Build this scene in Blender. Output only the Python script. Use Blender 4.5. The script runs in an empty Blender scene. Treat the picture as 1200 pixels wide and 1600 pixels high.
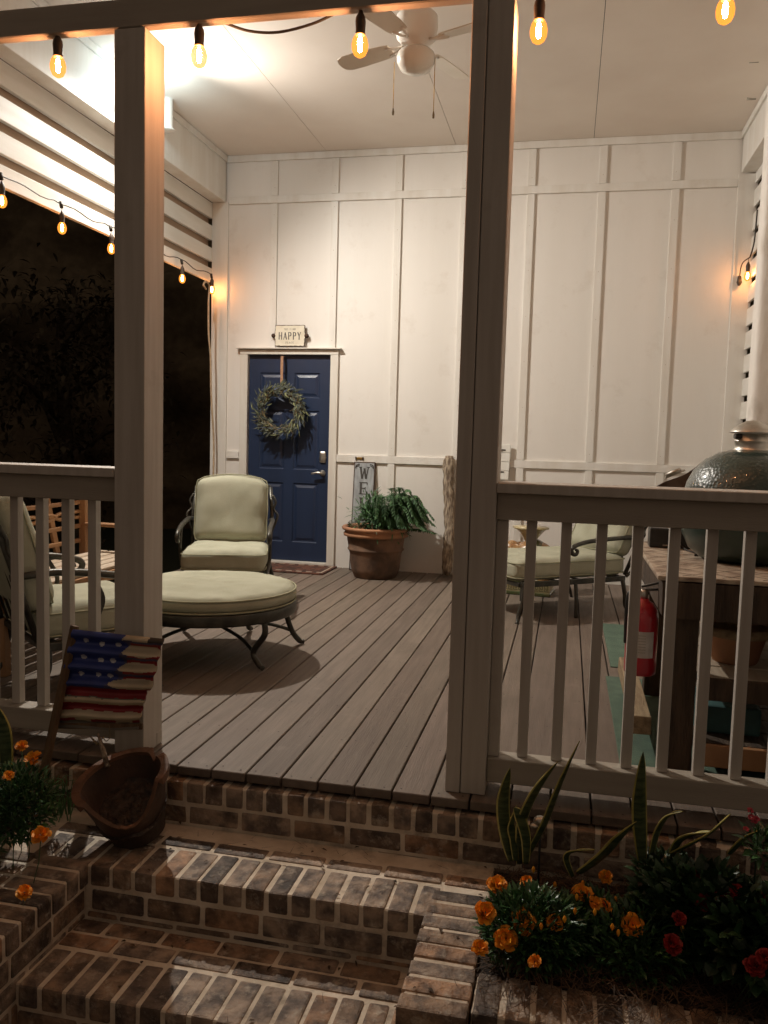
import bpy, bmesh, math, random
import numpy as np
from mathutils import Vector, Matrix, noise
random.seed(7)
RND = random.Random(11)
sc = bpy.context.scene
COL = sc.collection
PI = math.pi

# ------------------------------------------------------------------ camera
F_PX, YAW, PITCH, ROLL, CAM_H = 1298.5, math.radians(12.3126), math.radians(4.963), math.radians(1.5838), 1.2413
cy, sy, cp, sp = math.cos(YAW), math.sin(YAW), math.cos(PITCH), math.sin(PITCH)
FW = Vector((-sy*cp, cy*cp, -sp)); R0 = Vector((cy, sy, 0)); U0 = R0.cross(FW)
RT = math.cos(ROLL)*R0 + math.sin(ROLL)*U0
UP = -math.sin(ROLL)*R0 + math.cos(ROLL)*U0
CAM = Vector((0, 0, CAM_H))
cd = bpy.data.cameras.new('camera'); cam = bpy.data.objects.new('camera', cd); COL.objects.link(cam)
cd.sensor_fit = 'VERTICAL'; cd.sensor_height = 24.0; cd.lens = F_PX/1600*24.0; cd.clip_start = 0.05; cd.clip_end = 400
cam.matrix_world = Matrix(((RT.x, UP.x, -FW.x, 0), (RT.y, UP.y, -FW.y, 0), (RT.z, UP.z, -FW.z, CAM_H), (0, 0, 0, 1)))
sc.camera = cam
def at(px, py, ax, val):
    "world point seen at a pixel of the photo on the plane coordinate[ax] = val"
    d = FW + RT*((px-600)/F_PX) - UP*((py-800)/F_PX)
    t = (val-CAM[ax])/d[ax]
    return CAM + d*t

# ------------------------------------------------------------------ world: warm night glow
w = bpy.data.worlds.new('World'); sc.world = w; w.use_nodes = True
bg = w.node_tree.nodes['Background']
bg.inputs[0].default_value = (1.0, 0.74, 0.56, 1); bg.inputs[1].default_value = 0.120
sc.view_settings.view_transform = 'Standard'; sc.view_settings.look = 'None'
sc.view_settings.exposure = 0.18; sc.view_settings.gamma = 1
sc.cycles.max_bounces = 8; sc.cycles.diffuse_bounces = 4; sc.cycles.glossy_bounces = 3
sc.cycles.transparent_max_bounces = 8; sc.cycles.use_denoising = True
sc.cycles.sample_clamp_indirect = 4.0; sc.cycles.caustics_reflective = False; sc.cycles.caustics_refractive = False
LED_POWER = 500.0
BULB_GLOW = 2300.0

# ------------------------------------------------------------------ materials
MATS = {}
def mat(name, c1, c2=None, scale=8.0, rough=0.6, metal=0.0, bump=0.0, bscale=40.0, detail=6, stretch=(1, 1, 1), attr=False, spec=0.5, contrast=(0.35, 0.65), vor=None, coat=0.0, sss=0.0, trans=0.0):
    if name in MATS: return MATS[name]
    m = bpy.data.materials.new(name); m.use_nodes = True; nt = m.node_tree; N = nt.nodes; L = nt.links
    b = N['Principled BSDF']
    b.inputs['Roughness'].default_value = rough; b.inputs['Metallic'].default_value = metal
    b.inputs['Specular IOR Level'].default_value = spec
    b.inputs['Coat Weight'].default_value = coat
    if trans: b.inputs['Transmission Weight'].default_value = trans
    tc = N.new('ShaderNodeTexCoord'); mp = N.new('ShaderNodeMapping'); L.new(tc.outputs['Object'], mp.inputs[0]); mp.inputs['Scale'].default_value = stretch
    nz = N.new('ShaderNodeTexNoise'); nz.inputs['Scale'].default_value = scale; nz.inputs['Detail'].default_value = detail; L.new(mp.outputs[0], nz.inputs['Vector'])
    mr = N.new('ShaderNodeMapRange'); mr.inputs['From Min'].default_value = contrast[0]; mr.inputs['From Max'].default_value = contrast[1]; L.new(nz.outputs[0], mr.inputs[0])
    mx = N.new('ShaderNodeMix'); mx.data_type = 'RGBA'; L.new(mr.outputs[0], mx.inputs['Factor'])
    c2 = c2 or c1
    mx.inputs[6].default_value = (*c1, 1); mx.inputs[7].default_value = (*c2, 1)
    out = mx.outputs[2]
    if attr:
        a = N.new('ShaderNodeAttribute'); a.attribute_name = 'tint'
        mu = N.new('ShaderNodeMix'); mu.data_type = 'RGBA'; mu.blend_type = 'MULTIPLY'; mu.inputs['Factor'].default_value = 1
        L.new(out, mu.inputs[6]); L.new(a.outputs['Color'], mu.inputs[7]); out = mu.outputs[2]
    L.new(out, b.inputs['Base Color'])
    # roughness breakup
    rr = N.new('ShaderNodeMapRange'); rr.inputs['To Min'].default_value = max(0.03, rough-0.08); rr.inputs['To Max'].default_value = min(1, rough+0.1)
    L.new(nz.outputs[0], rr.inputs[0]); L.new(rr.outputs[0], b.inputs['Roughness'])
    if bump:
        if vor:
            n2 = N.new('ShaderNodeTexVoronoi'); n2.inputs['Scale'].default_value = vor; L.new(mp.outputs[0], n2.inputs['Vector'])
        else:
            n2 = N.new('ShaderNodeTexNoise'); n2.inputs['Scale'].default_value = bscale; n2.inputs['Detail'].default_value = 5; L.new(mp.outputs[0], n2.inputs['Vector'])
        bp = N.new('ShaderNodeBump'); bp.inputs['Strength'].default_value = bump; bp.inputs['Distance'].default_value = 0.01
        L.new(n2.outputs[0], bp.inputs['Height']); L.new(bp.outputs[0], b.inputs['Normal'])
    MATS[name] = m
    return m
def emis(name, c, s, transp=0.0):
    if name in MATS: return MATS[name]
    m = bpy.data.materials.new(name); m.use_nodes = True; nt = m.node_tree; N = nt.nodes; L = nt.links
    N.remove(N['Principled BSDF']); e = N.new('ShaderNodeEmission'); e.inputs[0].default_value = (*c, 1); e.inputs[1].default_value = s
    o = N['Material Output']
    if transp:
        t = N.new('ShaderNodeBsdfTransparent'); mx = N.new('ShaderNodeMixShader'); mx.inputs[0].default_value = transp
        L.new(e.outputs[0], mx.inputs[1]); L.new(t.outputs[0], mx.inputs[2]); L.new(mx.outputs[0], o.inputs[0])
    else: L.new(e.outputs[0], o.inputs[0])
    MATS[name] = m
    return m
WHITE = mat('white_siding', (.82, .80, .76), (.75, .725, .675), 2.2, .5, bump=.1, bscale=45, stretch=(1, 1, .12), contrast=(.3, .75))

TRIM = mat('white_trim', (.80, .79, .75), (.72, .69, .63), 3, .45, bump=.1, bscale=90, stretch=(3, 3, .4))
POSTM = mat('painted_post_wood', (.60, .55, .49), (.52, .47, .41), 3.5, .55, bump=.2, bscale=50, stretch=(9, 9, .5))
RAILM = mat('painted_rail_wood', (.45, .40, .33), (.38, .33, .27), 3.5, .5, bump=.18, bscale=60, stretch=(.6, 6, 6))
CEIL = mat('ceiling_paint', (.86, .80, .73), (.80, .73, .66), 1.4, .6, bump=.06, bscale=120)
SLAT = mat('slat_paint', (.78, .77, .73), (.70, .68, .62), 3, .5, bump=.12, bscale=50, stretch=(4, .5, 4))
BACKB = mat('tan_backboard', (.40, .29, .20), (.32, .22, .15), 4, .7, bump=.2, stretch=(4, .6, 4))
DECK = mat('deck_stain', (.192, .152, .120), (.145, .112, .088), 5, .58, bump=.22, bscale=26, stretch=(7, .45, 7), attr=True, contrast=(.3, .7), spec=.35)

DARK = mat('dark_gap', (.02, .017, .014), rough=.9)
BRICK = mat('old_brick', (.44, .315, .215), (.12, .088, .068), 15, .68, bump=1.0, bscale=46, attr=True, contrast=(.34, .62), spec=.5)
def add_smear(m, colr, scale, lo, hi, amt):
    nt = m.node_tree; N = nt.nodes; L = nt.links; bs = N['Principled BSDF']; src = bs.inputs['Base Color'].links[0].from_socket
    tc = N.new('ShaderNodeTexCoord'); nz = N.new('ShaderNodeTexNoise'); nz.inputs['Scale'].default_value = scale; nz.inputs['Detail'].default_value = 9; nz.inputs['Roughness'].default_value = .68; L.new(tc.outputs['Object'], nz.inputs['Vector'])
    mr = N.new('ShaderNodeMapRange'); mr.inputs['From Min'].default_value = lo; mr.inputs['From Max'].default_value = hi; mr.inputs['To Max'].default_value = amt; L.new(nz.outputs[0], mr.inputs[0])
    mx = N.new('ShaderNodeMix'); mx.data_type = 'RGBA'; L.new(mr.outputs[0], mx.inputs['Factor']); L.new(src, mx.inputs[6]); mx.inputs[7].default_value = (*colr, 1); L.new(mx.outputs[2], bs.inputs['Base Color'])
add_smear(BRICK, (.50, .43, .34), 23, .54, .70, .75)
add_smear(BRICK, (.03, .022, .017), 9, .56, .72, .8)
MORTAR = mat('mortar', (.80, .70, .57), (.52, .43, .32), 9, .8, bump=.5, bscale=60, contrast=(.3, .7))
add_smear(MORTAR, (.10, .07, .045), 6, .55, .72, .7)
SOIL = mat('dark_soil', (.035, .022, .014), (.015, .01, .007), 30, .95, bump=.9, bscale=60)
DOORM = mat('navy_door_paint', (.019, .034, .078), (.015, .028, .066), 2, .38, bump=.05, bscale=200, stretch=(4, 4, .3))
CASEM = mat('casing_paint', (.76, .74, .68), (.68, .64, .57), 4, .4, bump=.1, stretch=(3, 3, .3))
CUSH = mat('sage_cushion_fabric', (.43, .43, .33), (.36, .36, .27), 5, .85, bump=.25, bscale=220, spec=.2)
PIPE = mat('cushion_piping', (.40, .39, .26), (.3, .3, .2), 20, .8)
IRON = mat('dark_bronze_iron', (.045, .045, .04), (.09, .085, .07), 14, .38, metal=.6, bump=.15, bscale=80)
TERRA = mat('terracotta', (.46, .23, .115), (.30, .15, .085), 6, .75, bump=.3, bscale=40, contrast=(.35, .62))
TERRAD = mat('weathered_terracotta', (.20, .115, .07), (.08, .05, .034), 5, .8, bump=.4, bscale=30, contrast=(.38, .62))
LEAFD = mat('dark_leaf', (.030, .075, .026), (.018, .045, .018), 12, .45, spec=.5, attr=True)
FERN = mat('fern_leaf', (.075, .17, .06), (.04, .105, .042), 14, .5, attr=True)
FGREEN = mat('garden_leaf', (.065, .15, .05), (.03, .08, .03), 14, .33, spec=.6, attr=True)
ORANGE = mat('orange_petal', (.95, .42, .02), (.85, .27, .012), 60, .55, attr=True)
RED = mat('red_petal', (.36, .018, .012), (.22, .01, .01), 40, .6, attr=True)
PINK = mat('pink_petal', (.62, .09, .12), (.5, .06, .1), 40, .6)
CREAM = mat('cream_petal', (.6, .52, .34), (.5, .4, .25), 40, .6)
SNAKE = mat('snake_plant_green', (.12, .15, .07), (.028, .055, .025), 16, .35, stretch=(1, 1, 5), spec=.6)
SNAKEY = mat('snake_plant_margin', (.66, .58, .18), (.36, .34, .09), 12, .4)
STRAW = mat('pine_straw', (.10, .06, .032), (.045, .028, .016), 30, .8, attr=True)
GREYW = mat('grey_driftwood', (.46, .38, .28), (.14, .10, .07), 16, .85, bump=1.0, bscale=30, stretch=(4, 4, .8), contrast=(.35, .62))
TEAK = mat('teak_bench_wood', (.44, .25, .12), (.31, .16, .075), 8, .55, bump=.2, bscale=60, stretch=(1, .3, 1))
TEAKP = mat('pale_bench_slat', (.52, .44, .34), (.40, .31, .22), 8, .6, bump=.25, bscale=60, stretch=(3, .3, 3))
STAKE = mat('brown_stake_wood', (.20, .125, .065), (.11, .065, .035), 12, .75, bump=.5, bscale=60, stretch=(3, 3, .5))
FLAG = mat('painted_tin', (1, 1, 1), (.62, .60, .56), 9, .38, metal=.15, bump=.15, bscale=40, attr=True, contrast=(.4, .75))
SOCK = mat('socket_brown', (.07, .045, .025), (.05, .03, .02), 30, .5)
CABLE = mat('black_cable', (.03, .024, .018), rough=.6)
CORDM = mat('cream_cord', (.55, .42, .28), (.42, .3, .19), 30, .8)
CHROME = mat('brushed_nickel', (.65, .62, .56), (.5, .48, .43), 30, .38, metal=1)
BRASS = mat('brass', (.75, .48, .15), (.5, .3, .1), 30, .3, metal=1)
FANW = mat('fan_enamel', (.86, .83, .78), (.8, .77, .71), 3, .35)
FANB = mat('fan_blade', (.78, .71, .61), (.70, .63, .53), 3, .5, stretch=(1, 1, 1))
GLASSW = mat('frosted_glass_bowl', (.80, .77, .70), rough=.25)
EGG = mat('green_glazed_ceramic', (.032, .058, .048), (.02, .04, .033), 8, .34, bump=.22, vor=75, coat=.6, spec=.6)
EGGP = mat('green_egg_smooth', (.022, .052, .043), (.016, .038, .032), 8, .35, coat=.4)
REDP = mat('extinguisher_red', (.46, .018, .032), (.38, .013, .026), 5, .3, coat=.5)
PAPER = mat('label_paper', (.62, .58, .55), (.5, .46, .43), 20, .7)
BLACK = mat('black_plastic', (.018, .018, .018), (.03, .03, .03), 20, .4)
TWOOD = mat('rough_table_timber', (.085, .055, .034), (.04, .026, .017), 9, .8, bump=.6, bscale=40, stretch=(4, .5, .5))
TTOP = mat('stained_table_cloth', (.46, .37, .28), (.24, .17, .12), 13, .65, bump=.4, bscale=20, contrast=(.42, .62))
PLANK = mat('pale_plank', (.36, .27, .16), (.20, .14, .08), 10, .7, bump=.4, bscale=50, stretch=(4, .5, 4))
MAT = mat('green_mat', (.095, .155, .11), (.07, .115, .085), 10, .85, bump=.3, bscale=120)
TEAL = mat('teal_bin', (.045, .12, .12), (.035, .09, .09), 10, .6)
RUG = mat('rust_doormat', (.14, .055, .035), (.06, .03, .022), 22, .95, bump=.8, bscale=120, contrast=(.45, .55))
RUGP = mat('doormat_pattern', (.42, .33, .25), rough=.95)
SIGNW = mat('enamel_sign_cream', (.78, .74, .62), (.66, .60, .46), 12, .35, contrast=(.45, .8))
RUST = mat('rust_edge', (.07, .035, .02), (.04, .02, .015), 30, .7)
INK = mat('sign_ink', (.06, .055, .05), rough=.6)
INKG = mat('faded_sign_ink', (.36, .34, .28), rough=.6)
WELM = mat('grey_washed_board', (.40, .43, .45), (.24, .25, .26), 9, .7, bump=.3, stretch=(3, 3, 1), contrast=(.35, .7))
SHUT = mat('white_shiplap', (.82, .82, .78), (.75, .74, .68), 6, .6)
WREATH = mat('wreath_greenery', (.105, .12, .09), (.05, .062, .05), 20, .75, attr=True)
TWIG = mat('twig', (.26, .20, .11), (.15, .11, .06), 20, .8)
RIB = mat('burlap_ribbon', (.46, .27, .17), (.36, .2, .12), 60, .9)
ELEG = mat('stool_green_glaze', (.06, .10, .035), (.10, .08, .03), 14, .2, coat=.5)
ELET = mat('stool_tan_glaze', (.50, .30, .13), (.30, .16, .07), 14, .25, coat=.4)
ELEC = mat('stool_cream_glaze', (.55, .47, .28), (.42, .34, .18), 14, .3, coat=.3)
GROUND = mat('dark_lawn', (.02, .028, .012), (.012, .018, .008), 20, .95, bump=.5)
PAVE = mat('brown_paving', (.17, .12, .085), (.10, .07, .05), 12, .85, bump=.4)
CROWN = mat('night_tree_leaf', (.08, .07, .048), (.06, .052, .036), 8, .95, attr=True, spec=.1)
BARK = mat('bark', (.06, .045, .03), (.03, .022, .015), 10, .9, bump=.6)
GLOW = emis('filament_glow', (1.0, .41, .17), BULB_GLOW)
GLOW2 = emis('side_filament_glow', (1.0, .38, .11), BULB_GLOW*.30)
SHELL = emis('amber_glass', (1.0, .29, .035), 1.7, .30)
LEDG = emis('led_lens', (.80, .93, 1.0), 60)

add_smear(WHITE, (.50, .43, .35), 3.2, .56, .80, .42)
add_smear(TRIM, (.50, .43, .35), 5.0, .58, .80, .40)
add_smear(DECK, (.11, .085, .065), 1.7, .52, .72, .55)
add_smear(DECK, (.34, .29, .24), 5.0, .60, .78, .40)
add_smear(POSTM, (.34, .28, .22), 6.0, .60, .78, .40)
add_smear(CUSH, (.34, .31, .22), 5.0, .58, .78, .35)
# ------------------------------------------------------------------ mesh builder
class MB:
    def __init__(s): s.v = []; s.f = []; s.m = []; s.s = []; s.c = []; s.hascol = False
    def add(s, V, Fc, mi=0, smooth=False, col=None, M=None):
        o = len(s.v)
        for p in V:
            p = Vector(p)
            if M is not None: p = M @ p
            s.v.append(p)
        for k, f in enumerate(Fc):
            s.f.append(tuple(o+i for i in f)); s.m.append(mi); s.s.append(smooth)
            s.c.append(col if not isinstance(col, list) else col[k])
        if col is not None: s.hascol = True
        return s
    def box(s, x0, x1, y0, y1, z0, z1, mi=0, bev=0.0, col=None, M=None, jit=0.0, seg=1):
        c = ((x0+x1)/2, (y0+y1)/2, (z0+z1)/2); h = (abs(x1-x0)/2, abs(y1-y0)/2, abs(z1-z0)/2)
        if bev <= 0:
            V = [(c[0]+a*h[0], c[1]+b*h[1], c[2]+d*h[2]) for a in (-1, 1) for b in (-1, 1) for d in (-1, 1)]
            Fc = [(0, 1, 3, 2), (4, 6, 7, 5), (0, 4, 5, 1), (2, 3, 7, 6), (0, 2, 6, 4), (1, 5, 7, 3)]
            return s.add(V, Fc, mi, False, col, M)
        V, Fc = bevbox(round(h[0], 4), round(h[1], 4), round(h[2], 4), bev, seg)
        if jit:
            q = RND.random()*100
            V = [Vector(p)+jit*noise.noise_vector(Vector(p)*22+Vector((q, q, q))) for p in V]
        return s.add([(p[0]+c[0], p[1]+c[1], p[2]+c[2]) for p in V], Fc, mi, False, col, M)
    def beam(s, a, b, w, h=None, mi=0, bev=.002, up=(0, 0, 1)):
        "a box from point a to point b of section w x h"
        a = Vector(a); b = Vector(b); d = (b-a); L = d.length; d.normalize(); h = h or w
        r = d.cross(Vector(up)); 
        if r.length < 1e-4: r = d.cross(Vector((1, 0, 0)))
        r.normalize(); u = r.cross(d)
        M = Matrix.Translation((a+b)/2) @ Matrix((r, d, u)).transposed().to_4x4()
        return s.box(-w/2, w/2, -L/2, L/2, -h/2, h/2, mi, bev, M=M)
    def tube(s, pts, r, n=8, mi=0, cap=True, smooth=True, col=None):
        pts = [Vector(p) for p in pts]; rs = r if isinstance(r, (list, tuple)) else [r]*len(pts)
        V = []; Fc = []; prev = None
        for i, p in enumerate(pts):
            d = (pts[min(i+1, len(pts)-1)]-pts[max(i-1, 0)]).normalized()
            if prev is None:
                u = d.orthogonal().normalized()
            else:
                u = prev-d*prev.dot(d)
                u = u.normalized() if u.length > 1e-6 else d.orthogonal().normalized()
            prev = u; q = d.cross(u)
            for k in range(n):
                a = 2*PI*k/n; V.append(p+(u*math.cos(a)+q*math.sin(a))*rs[i])
        for i in range(len(pts)-1):
            for k in range(n):
                Fc.append((i*n+k, i*n+(k+1) % n, (i+1)*n+(k+1) % n, (i+1)*n+k))
        if cap: Fc.append(tuple(range(n))[::-1]); Fc.append(tuple((len(pts)-1)*n+k for k in range(n)))
        return s.add(V, Fc, mi, smooth, col)
    def lathe(s, prof, n=32, mi=0, M=None, smooth=True, wob=0.0, cut=None, col=None, seed=0):
        V = []; Fc = []
        for j, (r, z) in enumerate(prof):
            for k in range(n):
                a = 2*PI*k/n; rr = r*(1+wob*noise.noise(Vector((math.cos(a)*2+seed, math.sin(a)*2, z*9))))
                V.append((rr*math.cos(a), rr*math.sin(a), z))
        for j in range(len(prof)-1):
            for k in range(n):
                if cut and cut(k/n*2*PI, (prof[j][1]+prof[j+1][1])/2, prof[j][0]): continue
                Fc.append((j*n+k, j*n+(k+1) % n, (j+1)*n+(k+1) % n, (j+1)*n+k))
        return s.add(V, Fc, mi, smooth, col, M)
    def rbox(s, hx, hy, hz, r, puff=0.0, n=12, mi=0, M=None, arch=0.0, wr=0.0, seed=0, puffy=0.0):
        "cushion: rounded box puffed along z (and y)"
        V = []; Fc = []; idx = {}
        def vid(p):
            k = (round(p[0], 5), round(p[1], 5), round(p[2], 5))
            if k in idx: return idx[k]
            x, y, z = p
            P = Vector((x*hx, y*hy, z*hz)); Q = Vector((max(-(hx-r), min(hx-r, P.x)), max(-(hy-r), min(hy-r, P.y)), max(-(hz-r), min(hz-r, P.z))))
            d = P-Q
            if d.length > 1e-9: Q += d.normalized()*r
            Q.z += z*puff*(1-x**4)*(1-y**4); Q.y += y*puffy*(1-x**4)*(1-z**4)
            if arch: Q.y += arch*(1-x*x)*(1 if y > 0 else 0)*y
            if wr:
                t = noise.noise(Vector((Q.x*7+seed, Q.y*7, Q.z*3)))*wr+noise.noise(Vector((Q.x*22+seed, Q.y*9, Q.z*9)))*wr*.4
                Q += Vector((x, y, z*1.2))*t
            V.append(Q); idx[k] = len(V)-1
            return idx[k]
        g = [-1+2*i/n for i in range(n+1)]
        for ax in range(3):
            for sg in (-1, 1):
                for i in range(n):
                    for j in range(n):
                        q = []
                        for a, b in ((0, 0), (1, 0), (1, 1), (0, 1)):
                            p = [0, 0, 0]; p[ax] = sg; p[(ax+1) % 3] = g[i+a]; p[(ax+2) % 3] = g[j+b]; q.append(vid(p))
                        Fc.append(tuple(q) if sg > 0 else tuple(q[::-1]))
        return s.add(V, Fc, mi, True, None, M)
    def build(s, name, mats, parent=None, kind=None):
        me = bpy.data.meshes.new(name)
        me.from_pydata([tuple(p) for p in s.v], [], s.f)
        if not isinstance(mats, (list, tuple)): mats = [mats]
        for m in mats: me.materials.append(m)
        me.polygons.foreach_set('material_index', s.m); me.polygons.foreach_set('use_smooth', s.s)
        if s.hascol:
            ca = me.color_attributes.new('tint', 'FLOAT_COLOR', 'CORNER'); arr = []
            for f, c in zip(s.f, s.c):
                c = c or (1, 1, 1)
                for _ in f: arr += [c[0], c[1], c[2], 1.0]
            ca.data.foreach_set('color', arr)
        me.update()
        o = bpy.data.objects.new(name, me); COL.objects.link(o)
        if parent is not None: o.parent = parent
        if kind: o['kind'] = kind
        return o
_bc = {}
def bevbox(hx, hy, hz, bev, seg):
    k = (hx, hy, hz, bev, seg)
    if k in _bc: return _bc[k]
    b = bmesh.new(); bmesh.ops.create_cube(b, size=2); bmesh.ops.scale(b, vec=(hx, hy, hz), verts=b.verts)
    bmesh.ops.bevel(b, geom=b.edges[:], offset=min(bev, hx*.8, hy*.8, hz*.8), segments=seg, affect='EDGES', profile=.6)
    b.verts.ensure_lookup_table(); V = [tuple(v.co) for v in b.verts]; Fc = [tuple(v.index for v in f.verts) for f in b.faces]; b.free()
    _bc[k] = (V, Fc); return _bc[k]
def thing(name, label, cat, loc=(0, 0, 0), rz=0.0, group=None, rot=None):
    o = bpy.data.objects.new(name, None); COL.objects.link(o); o.empty_display_size = .1
    o.location = loc; o.rotation_euler = rot or (0, 0, rz); o['label'] = label; o['category'] = cat
    if group: o['group'] = group
    return o
def tag(o, label, cat, group=None):
    o['label'] = label; o['category'] = cat
    if group: o['group'] = group
    return o
def tree_copy(o, parent=None):
    c = o.copy(); COL.objects.link(c); c.parent = parent
    for ch in list(o.children): tree_copy(ch, c)
    return c
def smoothpath(P, n=8):
    P = [Vector(p) for p in P]; out = []
    for i in range(len(P)-1):
        p0 = P[max(i-1, 0)]; p1 = P[i]; p2 = P[i+1]; p3 = P[min(i+2, len(P)-1)]
        for k in range(n):
            t = k/n; out.append(.5*((2*p1)+(-p0+p2)*t+(2*p0-5*p1+4*p2-p3)*t*t+(-p0+3*p1-3*p2+p3)*t**3))
    out.append(P[-1]); return out
def tint(a=.8, b=1.2, hue=.06):
    k = RND.uniform(a, b); return (k*(1+RND.uniform(-hue, hue)), k, k*(1+RND.uniform(-hue, hue)))
def leaf(mb, p, d, up, L, W, mi=0, col=None, fold=.15, droop=.2):
    "pointed leaf of four quads, folded along its midrib"
    p = Vector(p); d = Vector(d).normalized(); r = d.cross(Vector(up))
    if r.length < 1e-3: r = d.orthogonal()
    r.normalize(); u = r.cross(d)
    V = [p, p+d*L*.35+r*W*.5+u*fold*W, p+d*L*.35, p+d*L*.35-r*W*.5+u*fold*W, p+d*L*.7+r*W*.36-u*droop*L*.4+u*fold*W*.7, p+d*L*.7-u*droop*L*.4, p+d*L*.7-r*W*.36-u*droop*L*.4+u*fold*W*.7, p+d*L-u*droop*L]
    mb.add(V, [(0, 1, 2), (0, 2, 3), (1, 4, 5, 2), (2, 5, 6, 3), (4, 7, 5), (5, 7, 6)], mi, False, col)

# ================================================================== SETTING
b = MB(); b.box(-60, 60, -20, 90, -.9, -.60); b.build('ground', GROUND, kind='structure')
b = MB(); b.box(-2.6, 1.7, -1.5, 2.2, -.62, -.556, bev=.004); b.build('brick_path', PAVE, kind='structure')
# deck: boards run away from the camera with open gaps
b = MB(); x = -3.315-.138
i = 0
while x < 1.45:
    t = tint(.80, 1.14, .03); off = RND.uniform(-.004, .004)
    b.box(x+.0035, x+.1345, 2.80+off, 7.70, -.034, RND.uniform(-.0008, .0008), 0, .003, col=t, seg=1)
    for yy in (2.83, 3.24, 3.65, 4.06, 4.47, 4.88, 5.29, 5.70, 6.11, 6.52, 6.93):
        for dx in (.028, .108):
            if RND.random() < .92:
                cx, cyy = x+dx+RND.uniform(-.006, .006), yy+RND.uniform(-.01, .01)
                b.add([(cx+.0035*math.cos(a), cyy+.0035*math.sin(a), .0015) for a in (0, 1.05, 2.1, 3.14, 4.19, 5.24)], [(0, 1, 2, 3, 4, 5)], 1)
    x += .138; i += 1
b.build('deck_floor', [DECK, DARK], kind='structure')
b = MB(); b.box(-3.45, 1.45, 2.86, 7.70, -.30, -.05)  # one solid near-black slab standing in for the shade under the boards
b.build('deck_shade_slab', DARK, kind='structure')
# ceiling: plywood sheets with thin seams
b = MB()
xs = [-3.45, -2.317, -1.107, .100, 1.31, 1.46]
for a, c in zip(xs[:-1], xs[1:]):
    b.box(a+.002, c-.002, 2.2, 4.46, 3.90, 3.92, 0); b.box(a+.002, c-.002, 4.464, 7.70, 3.90, 3.92, 0)
b.box(-3.6, 1.6, 2.1, 7.9, 3.925, 4.05, 1)
b.build('ceiling', [CEIL, DARK], kind='structure')

# ================================================================== HOUSE WALL
YW = 7.690
house = thing('house_wall', 'tall white board and batten house wall with a navy door', 'wall', (0, YW, 0))
b = MB(); b.box(-3.45, -3.09, 0, .12, -.05, 3.9); b.box(-2.20, 1.46, 0, .12, -.05, 3.9); b.box(-3.09, -2.20, 0, .12, 2.045, 3.9)
b.build('siding', WHITE, house)
def part_box(name, m, parent, *a, bev=.002, **k):
    q = MB(); q.box(*a, bev=bev, **k); return q.build(name, m, parent)
def batten(cx, z0, z1):
    q = MB(); q.box(cx-.033, cx+.033, -.019, -.0005, z0, z1, 0, .002); z = z0+.07
    while z < z1-.03:
        X = cx+RND.uniform(-.004, .004); q.add([(X+.0034*math.cos(a), -.0195, z+.0034*math.sin(a)) for a in (0, 1.05, 2.1, 3.14, 4.19, 5.24)], [(0, 1, 2, 3, 4, 5)], 1)
        z += .405+RND.uniform(-.02, .02)
    return q.build('batten', [TRIM, mat('nail_dimple', (.45, .38, .30), rough=.7)], house)
for cx in (-1.62, -1.01, -.42, .19, .80):
    batten(cx, 0, 1.018)
    batten(cx, 1.092, 3.446)
    batten(cx, 3.518, 3.836)
for cx in (-2.82, -2.225):
    batten(cx, 2.095, 3.446)
    batten(cx, 3.518, 3.836)
part_box('corner_board', TRIM, house, -3.45, -3.285, -.021, -.0005, 0, 3.47)
part_box('corner_board', TRIM, house, 1.30, 1.455, -.021, -.0005, 0, 3.55)
part_box('trim_rail', TRIM, house, -3.28, 1.298, -.021, -.0005, 3.448, 3.516)
part_box('trim_rail', TRIM, house, -2.155, 1.298, -.021, -.0005, 1.02, 1.09)
part_box('trim_rail', TRIM, house, -3.28, -3.150, -.021, -.0005, 1.02, 1.09)
part_box('crown_trim', TRIM, house, -3.305, 1.31, -.024, -.0005, 3.838, 3.899)
part_box('casing', CASEM, house, -3.144, -3.066, -.026, .10, .0, 2.028)
part_box('casing', CASEM, house, -2.232, -2.157, -.026, .10, .0, 2.028)
part_box('casing', CASEM, house, -3.144, -2.157, -.027, .10, 2.030, 2.078)
part_box('drip_cap', CASEM, house, -3.175, -2.125, -.060, -.0005, 2.080, 2.092)
part_box('threshold', CASEM, house, -3.064, -2.234, -.03, .09, 0, .035)
# six panel door
DX0, DX1 = -3.062, -2.236; DW = DX1-DX0
b = MB()
y0 = .020
def panel(b, x0, x1, z0, z1, ydoor):
    # recessed moulding with a raised field
    o, m1, m2 = 0, .018, .036
    rings = [(0, 0), (.008, .009), (.022, .009), (.045, .001)]
    V = []; Fc = []
    for (ins, dep) in rings:
        V += [(x0+ins, ydoor+dep, z0+ins), (x1-ins, ydoor+dep, z0+ins), (x1-ins, ydoor+dep, z1-ins), (x0+ins, ydoor+dep, z1-ins)]
    for r in range(len(rings)-1):
        for k in range(4):
            Fc.append((r*4+k, r*4+(k+1) % 4, (r+1)*4+(k+1) % 4, (r+1)*4+k))
    k = (len(rings)-1)*4; Fc.append((k, k+1, k+2, k+3))
    b.add(V, Fc)
pw = .255; g = .11; xa = DX0+g; xb = DX1-g-pw
rows = [(.22, .80), (.93, 1.50), (1.62, 1.86)]
xsx = [DX0, xa, xa+pw, xb, xb+pw, DX1]; zs = [.04]+[q for r in rows for q in r]+[2.026]
for i in range(5):
    for j in range(len(zs)-1):
        X0, X1, Z0, Z1 = xsx[i], xsx[i+1], zs[j], zs[j+1]
        if i in (1, 3) and (Z0, Z1) in rows: panel(b, X0, X1, Z0, Z1, y0)
        else: b.add([(X0, y0, Z0), (X1, y0, Z0), (X1, y0, Z1), (X0, y0, Z1)], [(0, 1, 2, 3)])
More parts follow.
